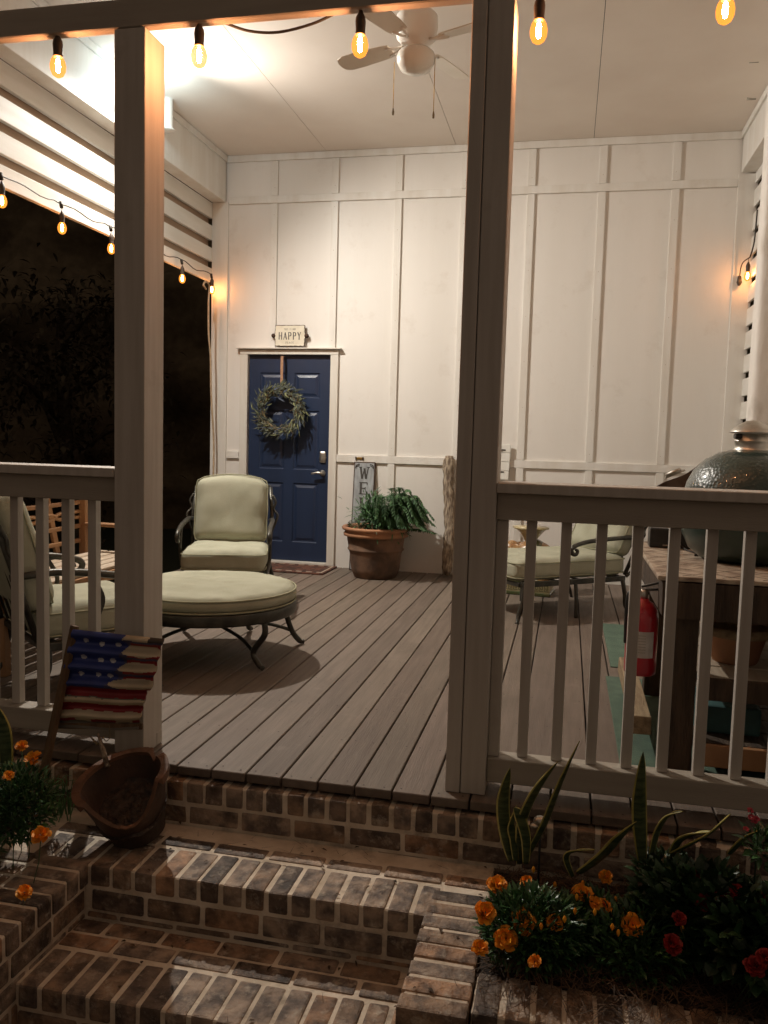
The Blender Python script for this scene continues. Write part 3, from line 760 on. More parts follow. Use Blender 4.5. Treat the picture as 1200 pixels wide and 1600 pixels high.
for (c_, r_, n_) in (((.03, -.02, .13), (.17, .15, .13), 900), ((-.06, -.05, .16), (.09, .08, .12), 300), ((.16, -.06, .12), (.15, .12, .10), 420), ((-.02, -.02, .26), (.07, .06, .09), 160)):
    for _ in range(n_):
        v = Vector((RND.gauss(0, .5), RND.gauss(0, .5), RND.gauss(0, .5)))
        leaf(b, (c_[0]+v.x*r_[0], c_[1]+v.y*r_[1], c_[2]+v.z*r_[2]), v+Vector((RND.uniform(-.3, .8), RND.uniform(-.6, .3), RND.uniform(-.3, .8))), (RND.uniform(-.4, .4), -.3, 1), RND.uniform(.04, .085), RND.uniform(.009, .017), col=tint(.5, 1.6), droop=RND.uniform(0, .5))
b.build('fronds', FERN, t2)
b = MB()
for i in range(420):
    a = RND.uniform(0, 2*PI); r = .24*math.sqrt(RND.random()); p = Vector((r*math.cos(a)-.02, r*math.sin(a), RND.uniform(0, .12)*(1.2-r*2)+.02))
    leaf(b, p, (RND.uniform(-1, 1), RND.uniform(-1, 1), RND.uniform(-.2, .8)), (0, 0, 1), RND.uniform(.02, .05), RND.uniform(.012, .025), col=(1.6, .8, .6) if p.x < -.02 and RND.random() < .7 else tint(.5, 1.3))
b.build('ground_leaves', LEAFD, t2)

# driftwood pole leaning on the wall
b = MB()
n = 22; pts = []; rs = []
for k in range(60):
    u = k/59; pts.append((-1.045+.02*math.sin(u*5)+.012*noise.noise(Vector((u*9, 0, 0))), 7.52+.10*u, .02+1.09*u)); rs.append(.052+.008*noise.noise(Vector((u*14, 3, 0)))-.02*(u < .06)*(1-u/.06)-.012*(u > .97))
b.tube(pts, rs, n)
for q in b.v: 
    q.x += .010*noise.noise(q*Vector((1, 1, 1)).x*16); q.y += .010*noise.noise(Vector((q.x*60, q.y*60, q.z*9)))
tag(b.build('driftwood_pole', GREYW), 'rough grey driftwood pole leaning on the wall behind the seamed post', 'driftwood')
# white shiplap shutter sign on the wall
t = thing('shiplap_plaque', 'white shiplap plaque with dark hooks on the wall rail', 'plaque', (-.64, 7.655, 1.075), rot=(math.radians(-4), math.radians(2), 0))
for k in range(4):
    z0 = -.165+k*.082; b = MB(); b.box(-.13, .13, -.018, 0, z0, z0+.079, 0, .004 if k in (1, 2) else .010, seg=2); b.build('plank', SHUT, t)
for z in (.105, -.095):
    b = MB(); b.box(.03, .085, -.024, -.017, z-.006, z+.006, 0, .003); b.lathe([(0, 0), (.008, 0), (.008, .008), (0, .008)], 8, M=Matrix.Translation((.04, -.02, z)) @ MY); b.build('strap_hook', BLACK, t)

# ================================================================== PATIO CHAIRS
def lounge_chair(name, label, loc, rz, seat_len=.62, arm_y=None, group='sage cushioned patio chairs', wide=.63, bh=.265, tilt=17, az=0.0, arms=(-1, 1), support=0.0):
    "faces local -y; origin on the floor under the front edge of the seat"
    t = thing(name, label, 'patio chair', loc, rz, group)
    hw = wide/2; L = seat_len
    b = MB(); b.rbox(hw, L/2, .076, .055, puff=.010, n=22, wr=.0065, seed=loc[0]*9, M=Matrix.Translation((0, L/2, .375))); seat = b.build('seat_cushion', CUSH, t)
    def piping(zc, parent):
        c = .05; pts = []
        for sx, sy in ((1, 1), (-1, 1), (-1, -1), (1, -1)):
            for k in range(5):
                a = {(1, 1): 0, (-1, 1): PI/2, (-1, -1): PI, (1, -1): 1.5*PI}[(sx, sy)]+k/4*PI/2
                pts.append((sx*(hw-c)+c*math.cos(a), L/2+sy*(L/2-c)+c*math.sin(a), zc))
        pts.append(pts[0]); q = MB(); q.tube(pts, .0042, 6, cap=False); q.build('piping', PIPE, parent)
    piping(.423, seat); piping(.322, seat)
    tilt = math.radians(tilt); Mb = Matrix.Translation((0, L-.03, .44)) @ Matrix.Rotation(-tilt, 4, 'X')
    Mr = Mb @ Matrix.Translation((0, 0, bh)) @ Matrix.Rotation(PI/2, 4, 'X')
    b = MB(); b.rbox(hw-.02, bh, .075, .06, puff=.016, n=22, arch=.045, wr=.0065, seed=loc[0]*5+4, M=Mr); back = b.build('back_cushion', CUSH, t)
    q = MB(); pts = []
    for k in range(41):
        u = k/40*2*PI; cx_ = max(-1, min(1, 1.35*math.cos(u))); cz_ = max(-1, min(1, 1.35*math.sin(u)))
        pts.append(Mb @ Vector((cx_*(hw-.022), -.05, bh+cz_*(bh-.003)+(cz_ > 0)*.045*(1-cx_**2)*cz_)))
    q.tube(pts, .0042, 6, cap=False); q.build('piping', PIPE, back)
    # frame
    b = MB()
    for yy_ in (.03, L-.02): b.box(-hw, hw, yy_-.012, yy_+.012, .262, .292, 0, .004)
    for s in (-1, 1): b.box(s*hw-.014, s*hw+.014, .03, L-.02, .258, .296, 0, .004)
    for k in range(4): b.box(-hw, hw, .12+k*.13*L/.62, .15+k*.13*L/.62, .286, .294, 0, .002)
    b.build('seat_frame', IRON, t)
    for s in (-1, 1):
        for fy, fo in ((.05, -.055), (L-.04, .07)):
            q = MB(); q.tube(smoothpath([(s*hw, fy, .275), (s*(hw+.022), fy+fo*.1, .18), (s*(hw+.006), fy+fo*.5, .07), (s*(hw+.028), fy+fo, .012)], 6), [.016]*7+[.0135]*7+[.011]*4+[.017], 8); q.build('leg', IRON, t)
        if L > .8:
            q = MB(); q.tube(smoothpath([(s*hw, L*.52, .275), (s*(hw+.015), L*.52, .15), (s*(hw+.02), L*.52, .012)], 6), .014, 8); q.build('leg', IRON, t)
    ya = (.06 if arm_y is None else arm_y)
    for s in arms:
        q = MB(); X = s*(hw+.022)
        path = smoothpath([(s*(hw+.0+az), L+.12, .60+az), (X, L-.05, .615+az), (X, ya+.16, .600+az), (X, ya+.02, .575+az), (X, ya-.028, .548+az), (X, ya-.020, .515+az), (X, ya+.012, .508+az), (X, ya+.026, .532+az), (X, ya+.006, .542+az)], 6)
        q.tube(path, [.017]*(len(path)-22)+[.017-.0003*k for k in range(22)], 8)
        for pt in list(q.v): pass
        q.build('armrest', IRON, t)
        q = MB(); q.tube(smoothpath([(X, ya+.16+support, .595+az), (X, ya+.10+support, .48+az*.5), (s*(hw+.02), ya+.13+support, .37), (s*hw, ya+.10+support*.9, .29)], 6), .012, 8); q.build('arm_support', IRON, t)
    b = MB()
    for s in (-1, 1):
        b.tube([Mb @ Vector((s*(hw-.005), .07, -.12)), Mb @ Vector((s*(hw+.01), .075, .25)), Mb @ Vector((s*(hw-.01), .075, bh*1.9))], .015, 8)
        # scroll along the side of the back
        b.tube([Mb @ p for p in smoothpath([(s*(hw+.01), .07, .12*bh/.265), (s*(hw+.045), .06, .19), (s*(hw+.05), .06, .26*bh/.265), (s*(hw+.02), .07, .31*bh/.265), (s*(hw+.035), .065, .37*bh/.265), (s*(hw+.01), .07, .43*bh/.265)], 6)], .010, 8)
    b.tube([Mb @ p for p in smoothpath([(-hw+.01, .075, bh*1.9), (-hw*.4, .075, bh*2.05), (hw*.4, .075, bh*2.05), (hw-.01, .075, bh*1.9)], 6)], .014, 8)
    for k in range(5): b.tube([Mb @ Vector((-.2+k*.1, .08, -.08)), Mb @ Vector((-.2+k*.1, .08, bh*2))], .007, 6)
    b.build('back_frame', IRON, t)
    return t
def face(dx, dy): return math.atan2(dx, -dy)      # local -y turned towards (dx,dy)
lounge_chair('patio_chair', 'sage green cushioned armchair facing the steps beside the navy door', (-2.275, 5.28, 0), face(.22, -.70), seat_len=.60, wide=.58, bh=.238)
lounge_chair('patio_chair', 'sage green cushioned armchair seen edge-on behind the left railing', (-2.14, 3.84, 0), face(.62, .78), seat_len=.56, wide=.60, arm_y=.18)
lounge_chair('chaise_lounge', 'sage green cushioned chaise lounge with curled arms behind the right railing', (-.50, 6.00, -.015), face(-.76, -.62), seat_len=1.0, arm_y=.48, wide=.62, bh=.21, tilt=24, az=-.03, arms=(1,), support=.46)
# round ottoman
OC = (-1.93, 4.31); OR = .485
t = thing('ottoman', 'round ottoman with sage cushion on curved dark metal legs', 'ottoman', (*OC, 0))
def disc_cushion(b, R, z0, z1, puff, n=64, rings=14):
    V = []; Fc = []; prof = []
    zc = (z0+z1)/2; h = (z1-z0)/2
    prof = [(0.001, z0-.0), (R*.6, z0), (R-.03, z0+.004), (R-.006, z0+.02), (R, zc), (R-.004, z1-.022), (R-.022, z1-.006)]
    for k in range(rings): 
        r = (R-.03)*(1-k/(rings)); prof.append((r, z1+puff*(1-(r/R)**2.5)))
    prof.append((.001, z1+puff))
    for j, (r, z) in enumerate(prof):
        for k in range(n):
            a = 2*PI*k/n; X, Y = r*math.cos(a), r*math.sin(a)
            zz = z
            if j > 6: zz += .006*noise.noise(Vector((X*9+1, Y*16, 0)))+.008*noise.noise(Vector((X*4, Y*5, 9)))+.004*noise.noise(Vector((X*30, Y*12, 4)))
            else: X *= 1+.006*noise.noise(Vector((X*9, Y*9, z*9))); Y *= 1+.006*noise.noise(Vector((X*9, Y*9, z*9)))
            V.append((X, Y, zz))
    for j in range(len(prof)-1):
        for k in range(n): Fc.append((j*n+k, j*n+(k+1) % n, (j+1)*n+(k+1) % n, (j+1)*n+k))
    b.add(V, Fc, 0, True)
b = MB(); disc_cushion(b, OR, .325, .408, .022); cu = b.build('cushion', CUSH, t)
for z in (.396, .334):
    b = MB(); b.tube([((OR-.004)*math.cos(k/48*2*PI), (OR-.004)*math.sin(k/48*2*PI), z) for k in range(49)], .005, 6, cap=False); b.build('piping', PIPE, cu)
b = MB(); b.lathe([(OR-.04, .262), (OR-.006, .262), (OR+.0, .270), (OR+.0, .318), (OR-.006, .326), (OR-.04, .322), (OR-.04, .262)], 64); 
b.build('apron_ring', IRON, t)
for fx, fy in ((-1.50, 4.72), (-1.60, 4.13), (-2.10, 4.08), (-2.30, 4.76), (-1.93, 4.93)):
    d = Vector((fx-OC[0], fy-OC[1], 0)); rr = min(d.length, .60); d.normalize()
    if abs(fx+1.5) < .01: rr = .56
    if rr < .42: rr = .43
    b = MB(); pts = smoothpath([d*(OR-.03)+Vector((0, 0, .285)), d*(OR-.015)+Vector((0, 0, .20)), d*(rr-.05)+Vector((0, 0, .09)), d*(rr)+Vector((0, 0, .026)), d*(rr+.03)+Vector((0, 0, .016))], 6)
    b.tube(pts, [.017]*(len(pts)-6)+[.015, .013, .012, .013, .016, .012], 8); b.build('leg', IRON, t)
    b = MB(); b.tube(smoothpath([d*(rr-.06)+Vector((0, 0, .095)), d*(rr*.6)+Vector((0, 0, .15)), Vector((0, 0, .20))], 6), .010, 8); b.build('stretcher', IRON, t)

# ================================================================== TEAK BENCH
t = thing('garden_bench', 'teak garden bench with carved lattice back along the left edge', 'bench', (-3.0, 4.35, 0))
BL = .78
for k in range(5): part_box('seat_slat', TEAKP, t, .30-.088*k-.076, .30-.088*k, -BL, BL, .405+.002*k, .425+.002*k, bev=.004)
part_box('seat_rail', TEAK, t, .285, .31, -BL+.02, BL-.02, .34, .402, bev=.004)
for sy_ in (-1, 1):
    for xx in (.27, -.21):
        b = MB(); b.box(xx-.025, xx+.025, sy_*(BL-.04)-.025, sy_*(BL-.04)+.025, 0, .40 if xx > 0 else .88, 0, .004); b.build('leg', TEAK, t)
    part_box('armrest', TEAK, t, -.2, .30, sy_*(BL-.04)-.03, sy_*(BL-.04)+.03, .60, .625, bev=.006)
    part_box('arm_post', TEAK, t, .245, .285, sy_*(BL-.04)-.02, sy_*(BL-.04)+.02, .40, .60, bev=.003)
b = MB(); pts = [(-.235, -BL+2*BL*k/20, .86+.04*math.sin(PI*k/20)) for k in range(21)]
for a, c in zip(pts[:-1], pts[1:]): b.beam((a[0], a[1], a[2]), (c[0], c[1]+.002, c[2]), .03, .085, bev=0, up=(0, 0, 1))
b.build('crest_rail', PLANK, t)
for z in (.76, .50, .60): part_box('back_rail', TEAK, t, -.245, -.222, -BL+.05, BL-.05, z-.014, z+.014, bev=.003)
b = MB()
for k in range(9):
    y0_ = -BL+.12+k*.17
    b.tube([(-.234, y0_+.085*math.cos(a*PI/8), .68+.020*math.sin(a*PI/8)) for a in range(17)], .013, 6, cap=False)
b.build('carved_band', TEAK, t)
for k, yy_ in enumerate((-.42, 0, .42)): 
    b = MB(); b.beam((-.236, yy_-.07, .84), (-.236, yy_+.05, .44), .022, .045); b.build('back_slat', TEAK, t)
# cream cord hanging in the left corner
b = MB(); b.tube(smoothpath([at(322, 452, 0, -3.36), at(318, 445, 0, -3.36), at(322, 440, 0, -3.36), at(327, 448, 0, -3.36), at(326, 470, 0, -3.36), at(326, 520, 0, -3.36), at(329, 560, 0, -3.36), at(330, 620, 0, -3.36), at(334, 690, 0, -3.36), at(333, 760, 0, -3.36)], 8), .009, 8)
tag(b.build('hanging_cord', CORDM), 'cream cord hanging down in the corner left of the door', 'cord')

# ================================================================== ELEPHANT STOOL
t = thing('elephant_stool', 'glazed ceramic elephant garden stool behind the chaise lounge', 'garden stool', (-.27, 6.98, 0), -.1)
b = MB(); b.box(-.20, .20, -.15, .15, 0, .03, 0, .006); b.box(-.20, .20, -.15, .15, .105, .13, 0, .006); pl = b.build('plinth', ELEG, t)
b = MB(); b.box(-.192, .192, -.142, .142, .03, .105, 0, .002); bd = b.build('plinth_band', ELEC, t)
b = MB()
for k in range(9):
    x0_ = -.185+k*.042
    for (ax_, az_, bx_, bz_) in ((0, .045, 0, .09), (0, .09, .026, .09), (.026, .09, .026, .058), (.026, .058, .012, .058), (.012, .058, .012, .074), (0, .045, .034, .045)):
        b.beam((x0_+ax_, -.1425, az_), (x0_+bx_, -.1425, bz_), .004, .004, bev=0, up=(0, 1, 0))
b.build('key_pattern', ELEG, bd)
b = MB()
S3 = Matrix.Translation((.03, 0, .33)) @ Matrix.Diagonal((.17, .115, .115, 1))
def sphere(b, M, mi=0, n=20, m=14, wob=0):
    prof = [(math.sin(PI*k/m), -math.cos(PI*k/m)) for k in range(m+1)]
    b.lathe([(max(r, 1e-3), z) for r, z in prof], n, mi, M, True, wob)
sphere(b, S3)
sphere(b, Matrix.Translation((-.15, -.01, .345)) @ Matrix.Diagonal((.085, .08, .09, 1)))
for sx_ in (-.06, .13):
    for sy_ in (-.065, .065): b.lathe([(.05, .13), (.048, .16), (.042, .25), (.05, .30)], 16, M=Matrix.Translation((sx_, sy_, 0)))
b.tube(smoothpath([(-.20, -.01, .34), (-.235, -.01, .27), (-.235, -.01, .19), (-.26, -.01, .15)], 6), [.038-.0012*k for k in range(19)], 12)
for sy_ in (-1, 1):
    b.tube([(-.20, sy_*.045, .30), (-.25, sy_*.055, .27), (-.275, sy_*.055, .29)], [.010, .008, .003], 8)
body = b.build('elephant_body', ELET, t)
for sy_ in (-1, 1):
    b = MB(); sphere(b, Matrix.Translation((-.105, sy_*.085, .33)) @ Matrix.Rotation(sy_*.5, 4, 'Z') @ Matrix.Diagonal((.065, .014, .085, 1))); b.build('ear', ELET, body)
b = MB(); sphere(b, Matrix.Translation((.04, 0, .345)) @ Matrix.Diagonal((.105, .122, .112, 1))); b.build('saddle_cloth', ELEG, t)
b = MB()
for k in range(14):
    a = k/14*2*PI; b.tube([(.04+.09*math.cos(a), .118*math.sin(a), .30), (.04+.10*math.cos(a), .128*math.sin(a), .24)], [.008, .010], 6)
b.build('tassels', ELEC, t)
b = MB(); b.lathe([(.05, .44), (.06, .46), (.09, .50), (.125, .535), (.15, .54), (.152, .556), (0, .558)], 8); b.build('stool_top', ELEC, t)

# ================================================================== GRILL TABLE
TX0, TX1, TY0, TY1, TZ = .350, 1.17, 3.22, 4.38, .765
t = thing('grill_table', 'rough dark timber grill table with a pale stained top and lower shelves', 'table', (0, 0, 0))
b = MB(); b.box(TX0, TX1, TY0, TY1, TZ-.018, TZ, 0, .006, jit=.003, seg=2); top = b.build('table_top', TTOP, t)
b = MB()
for k in range(12):                                     # crossed quilting lines in the top
    a0 = TX0+.03+k*.14-.5; b.tube([(max(TX0+.02, a0), TY0+.02+max(0, TX0+.02-a0), TZ+.0005), (min(TX1-.02, a0+.9), TY0+.02+min(TX1-.02, a0+.9)-a0, TZ+.0005)], .0014, 4)
for k in range(12):
    a0 = TX0+.03+k*.14; x_a, x_b = min(TX1-.02, a0), TX0+.02
    ya_ = TY0+.02+max(0, a0-(TX1-.02)); b.tube([(x_a, ya_, TZ+.0006), (x_b, min(TY1-.02, ya_+(x_a-x_b)), TZ+.0006)], .0012, 4)
b.build('quilt_lines', TWOOD, top)
for (a, c) in (((TX0+.02, TX0+.06), (TY0, TY1)), ((TX1-.06, TX1-.02), (TY0, TY1))):
    b = MB(); b.box(a[0], a[1], c[0]+.002, c[1], TZ-.15, TZ-.02, 0, .005, jit=.004, seg=2); b.build('apron', TWOOD, t)
for y_ in (TY0, TY1-.04): b = MB(); b.box(TX0+.062, TX1-.062, y_, y_+.04, TZ-.16, TZ-.02, 0, .005, jit=.004, seg=2); b.build('apron', TWOOD, t)
for lx in (TX0+.075, TX1-.165):
    for ly in (TY0+.045, TY1-.13):
        b = MB(); b.box(lx, lx+.09, ly, ly+.09, 0, TZ-.162, 0, .008, jit=.004, seg=2); b.build('leg', TWOOD, t)
for z, nm in ((.385, 0), (.13, 1)):
    for k in range(6):
        y_ = TY0+.05+k*.175; b = MB(); b.box(TX0+.17, TX1-.17, y_, y_+.165, z-.03, z, 0, .005, jit=.004, seg=2); b.build('shelf_plank', TEAKP if nm == 0 else TWOOD, t)
    b = MB(); b.box(TX0+.168, TX1-.168, TY0+.02, TY0+.047, z-.085, z-.002, 0, .004, jit=.003, seg=2); b.build('shelf_rail', TWOOD if nm == 0 else TEAK, t)
b = MB(); b.box(TX0-.050, TX0+.02, TY0+.12, TY1-.1, .11, .185, 0, .006, jit=.005, seg=2); b.build('side_runner', PLANK, t)
# kamado egg grill
GC = Vector((.765, 3.80, 0))
t = thing('egg_grill', 'dark green dimpled ceramic egg grill standing on the timber table', 'grill', (GC.x, GC.y, TZ))
b = MB(); b.lathe([(.10, .002), (.19, .012), (.235, .05), (.262, .11), (.272, .17), (.270, .198)], 56); b.build('base_bowl', EGGP, t)
b = MB(); b.lathe([(.272, .196), (.277, .198), (.277, .222), (.272, .224)], 56); b.build('steel_band', CHROME, t)
b = MB(); b.lathe([(.270, .226), (.268, .27), (.255, .33), (.228, .385), (.185, .43), (.13, .462), (.085, .475), (.078, .476)], 72); b.build('dome_lid', EGG, t)
b = MB(); b.lathe([(.080, .470), (.074, .478), (.071, .484), (.071, .512), (.072, .513), (.071, .514), (.071, .545), (.069, .546), (0, .546)], 36); ch = b.build('chimney_collar', CHROME, t)
b = MB(); b.lathe([(.0, .602), (.03, .598), (.065, .578), (.088, .556), (.094, .549), (.09, .547), (.0, .56)], 36); b.build('rain_cap', CHROME, ch)
b = MB(); b.box(-.078, -.045, -.05, .0, .522, .543, 0, .004); b.build('vent_slide', BLACK, ch)
# things around the grill
a = at(1022, 760, 1, 4.25); c = at(1104, 722, 1, 4.10)
b = MB(); mid = at(1068, 742, 1, 4.2)
pts = smoothpath([at(1005, 775, 1, 4.3), at(1035, 756, 1, 4.27), at(1065, 745, 1, 4.22), at(1082, 735, 1, 4.2), at(1092, 727, 1, 4.18), at(1105, 717, 1, 4.15)], 6)
V = []; Fc = []
for k, p in enumerate(pts):
    u = k/(len(pts)-1); wd = .11*(1-u)**.7+.012; 
    for q in (Vector((0, 0, .004)), Vector((.0, .012, .004)), Vector((.02, .012, -wd)), Vector((.02, 0, -wd))): V.append(p+q)
for k in range(len(pts)-1):
    for j in range(4): Fc.append((k*4+j, k*4+(j+1) % 4, k*4+4+(j+1) % 4, k*4+4+j))
Fc += [(0, 1, 2, 3), tuple(len(V)-4+j for j in range(4))]
b.add(V, Fc); o = b.build('grill_shelf', mat('dark_curved_wood', (.11, .075, .05), (.06, .04, .028), 12, .45), None)
tag(o, 'dark curved wooden shelf folded beside the green egg grill', 'shelf')
b = MB(); p0 = at(1040, 743, 1, 4.32); p1 = at(1064, 733, 1, 4.30); b.tube([p0, (p0+p1)/2, p1], [.007, .011, .008], 8); b.tube([p0+Vector((0, 0, -.012)), p1+Vector((.02, 0, -.004))], .005, 6)
tag(b.build('steel_tongs', CHROME), 'steel tongs resting on the dark curved shelf', 'tongs')
# black radio box on the table
p = at(1030, 833, 1, 4.15)
t = thing('black_box', 'small black plastic box with a cord on the back of the table', 'box', (.50, 4.16, TZ))
b = MB(); b.box(-.10, .09, -.05, .06, .001, .095, 0, .008, seg=2); bx = b.build('case', BLACK, t)
b = MB(); b.box(-.04, .03, -.054, -.051, .012, .018, 0); b.build('grey_label', INKG, bx)
b = MB(); b.tube(smoothpath([(.04, -.052, .02), (.06, -.12, .006), (.09, -.22, .006), (.07, -.30, .006)], 6), .004, 6); b.build('cord', CABLE, t)
# fire extinguisher hanging on the table's left side
t = thing('fire_extinguisher', 'red fire extinguisher with paper label hanging on the table side', 'fire extinguisher', (.316, 3.36, .352))
b = MB(); b.lathe([(0, 0), (.052, .0), (.060, .006), (.061, .02), (.061, .225), (.056, .255), (.040, .282), (.022, .292), (.020, .300), (0, .300)], 36); b.build('cylinder', REDP, t)
b = MB()
V = []; Fc = []
for k in range(13):
    a = math.radians(-150+k*8.5); V += [(.0618*math.cos(a), .0618*math.sin(a), .075), (.0618*math.cos(a), .0618*math.sin(a), .178)]
for k in range(12): Fc.append((k*2, k*2+2, k*2+3, k*2+1))
b.add(V, Fc, 0, True); lb = b.build('label', PAPER, t)
b = MB()
for k in range(7):
    z = .095+k*.011; V = []
    for j in range(8):
        a = math.radians(-142+j*9); V += [(.0622*math.cos(a), .0622*math.sin(a), z), (.0622*math.cos(a), .0622*math.sin(a), z+.003)]
    b.add(V, [(j*2, j*2+2, j*2+3, j*2+1) for j in range(7)])
b.build('printed_lines', INKG, lb)
b = MB(); b.lathe([(0, .298), (.018, .298), (.018, .325), (.012, .335), (0, .336)], 16); b.build('valve', CHROME, t)
b = MB(); b.beam((-.01, 0, .332), (.055, .0, .338), .016, .008); b.beam((-.01, 0, .345), (.06, 0, .366), .016, .008); b.tube(smoothpath([(.02, 0, .32), (-.05, -.01, .325), (-.062, -.01, .25), (-.06, -.01, .12)], 6), .0075, 8); b.build('lever', BLACK, t)
# pots and bins on the shelves
def shallow_pot(x, y, R, label, z=.386):
    t = thing('terracotta_bowl', label, 'bowl', (x, y, z), 0, 'terracotta bowls on the table shelf')
    b = MB(); b.lathe([(0, 0), (R*.62, 0), (R*.66, .01), (R*.86, .11), (R*.9, .112)], 36, wob=.01); b.build('bowl_body', TERRA, t)
    b = MB(); b.lathe([(R*.9, .11), (R, .112), (R*1.01, .145), (R*.96, .15), (R*.90, .145), (R*.6, .02), (0, .015)], 36); b.build('rim', PLANK, t)
shallow_pot(.70, 3.55, .135, 'orange terracotta bowl at the left end of the upper table shelf')
shallow_pot(.93, 3.60, .11, 'darker terracotta bowl at the right end of the upper table shelf')
b = MB(); b.box(.54, .78, 3.38, 3.66, .131, .24, 0, .012, seg=2); tag(b.build('storage_tub', TEAL), 'teal plastic tub on the low shelf under the grill', 'tub')
b = MB(); b.box(.60, .80, 3.36, 3.55, .012, .092, 0, .008, seg=2); tag(b.build('storage_bin', TEAL), 'flat teal bin on the deck under the grill table', 'bin')
# green mats
for k, (q, lab) in enumerate((([.29, .62, 4.76, 5.92], 'worn green mat on the deck, far one by the chaise'), ([.255, .95, 3.26, 4.55], 'long green mat on the deck partly under the table'))):
    b = MB(); b.box(q[0], q[1], q[2], q[3], .001, .007, 0, .002, jit=.0015); o = b.build('green_mat', MAT); tag(o, lab, 'mat', 'green mats')

# ================================================================== FLAG, BROKEN POT
t = thing('tin_flag', 'painted corrugated tin flag on a brown wooden stake', 'flag decoration', (0, 0, 0))
TLp, TRp, BLp, BRp = (Vector(q) for q in ((-1.772, 2.735, .505), (-1.425, 2.775, .487), (-1.844, 2.70, .130), (-1.492, 2.735, .150)))
NU, NV = 90, 120
V = []; Fc = []; cols = []
nrm = (TRp-TLp).cross(BLp-TLp).normalized()
if nrm.y > 0: nrm = -nrm
def fcol(u, v):
    u += .008*noise.noise(Vector((u*30, v*30, 0))); v += .012*noise.noise(Vector((u*9, v*4, 2)))
    BLUE = (.035, .055, .24); REDc = (.30, .025, .03); CR = (.56, .47, .33); GR = (.17, .15, .12); DK = (.05, .04, .03)
    for (uu, vv) in ((.16, .105), (.34, .125), (.52, .115), (.18, .27), (.37, .28), (.50, .285), (.19, .44), (.38, .435), (.51, .44)):
        if ((u-uu)/.032)**2+((v-vv)/.024)**2 < 1: return (.62, .62, .66)
    edge = .60-.10*(v > .40)*(v-.40)*6
    if v < .565 and u < edge-.03*math.sin(v*38): return BLUE
    if v < .575:
        if v < .055: return CR if u < .85 else DK
        for (v0, v1) in ((.10, .22), (.285, .385), (.46, .565)):
            vc = (v0+v1)/2
            if ((v-vc)/((v1-v0)/2))**2+((u-.80)/(.22+.06*(v0 > .4)))**2 < 1: return CR
        return REDc if v > .06 and u > .66 and (v-.05) % .18 > .03 else (.07, .07, .16)
    if v < .665: return REDc
    if v < .735: return CR if v > .675 else GR
    if v < .815: return REDc
    if v < .895: return CR
    if v < .93: return REDc if math.sin(u*14) > -.3 else CR
    return GR
for i in range(NU+1):
    for j in range(NV+1):
        u, v = i/NU, j/NV
        p = TLp*(1-u)*(1-v)+TRp*u*(1-v)+BLp*(1-u)*v+BRp*u*v
        ph = v*6.05*2*PI
        p = p+nrm*(.011*math.sin(ph)+.002*noise.noise(Vector((u*4, v*4, 7))))
        if u > .96: p += (BRp-TRp).normalized()*.0+(TRp-TLp).normalized()*(.006*math.sin(ph+.5)-.018*(v > .58)*(u-.96)/.04)
        p.z += .004*math.sin(u*7)*v
        V.append(p)
for i in range(NU):
    for j in range(NV):
        a = i*(NV+1)+j; Fc.append((a, a+1, a+NV+2, a+NV+1)); cols.append(fcol((i+.5)/NU, (j+.5)/NV))
b = MB(); b.add(V, Fc, 0, True, cols); 
Vb = [v-nrm*.0025 for v in V]; b.add(Vb, [f[::-1] for f in Fc], 0, True, [(.1, .09, .08)]*len(Fc)); b.build('tin_panel', FLAG, t)
b = MB(); b.beam(TLp-nrm*.022+Vector((-.004, 0, .01)), Vector((-1.862, 2.60, -.24)), .034, .020); b.build('stake', STAKE, t)
b = MB(); b.beam(BLp-nrm*.012+Vector((0, 0, .008)), BRp-nrm*.012+Vector((0, 0, .008)), .012, .022); b.build('crossbar', STAKE, t)
b = MB(); hp = at(153, 1146, 1, 2.70); hb = at(168, 1198, 1, 2.66)
b.tube([hp, (hp+hb)/2+Vector((.002, 0, 0)), hb], [.004, .009, .010], 8); hs = b.build('hanging_stick', GREYW, t)
b = MB(); b.tube(smoothpath([at(170, 1132, 1, 2.70), at(172, 1150, 1, 2.70), at(166, 1158, 1, 2.69), at(160, 1150, 1, 2.69)], 5), .0016, 5); b.tube([at(140, 1150, 1, 2.70), at(152, 1163, 1, 2.69), at(160, 1158, 1, 2.69)], [.002, .006, .002], 5); b.build('wire', TWIG, hs)
# broken pot lying on the brick step
axis = Vector((-.16, -.30, 1)).normalized()
zq = axis; xq = Vector((0, 1, 0)).cross(zq).normalized(); yq = zq.cross(xq)
mc = Vector((-1.484, 2.575, .030))
Mp = Matrix.Translation(mc) @ Matrix((xq, yq, zq)).transposed().to_4x4()
t = thing('broken_pot', 'broken terracotta pot tipped forward on the brick step, its front broken away', 'pot', (0, 0, 0))
A0, HW = math.radians(-64), math.radians(56)
def bite(a):
    d = (a-A0+PI) % (2*PI)-PI; q = abs(d)/HW
    if q >= 1: return 0.0
    return .125*(1-q**2.2)+.006*noise.noise(Vector((a*9, 1, 0)))
def bite2(a):                                        # a second chip at the back right
    d = (a-math.radians(62)+PI) % (2*PI)-PI; return .03*max(0, 1-abs(d)/.16)
def lim(a): return -max(bite(a), bite2(a))
N_ = 120; RO = lambda z: .158+.30*z*.9 if z < 0 else .158
b = MB(); V = []; Fc = []
zl = [k/14 for k in range(15)]
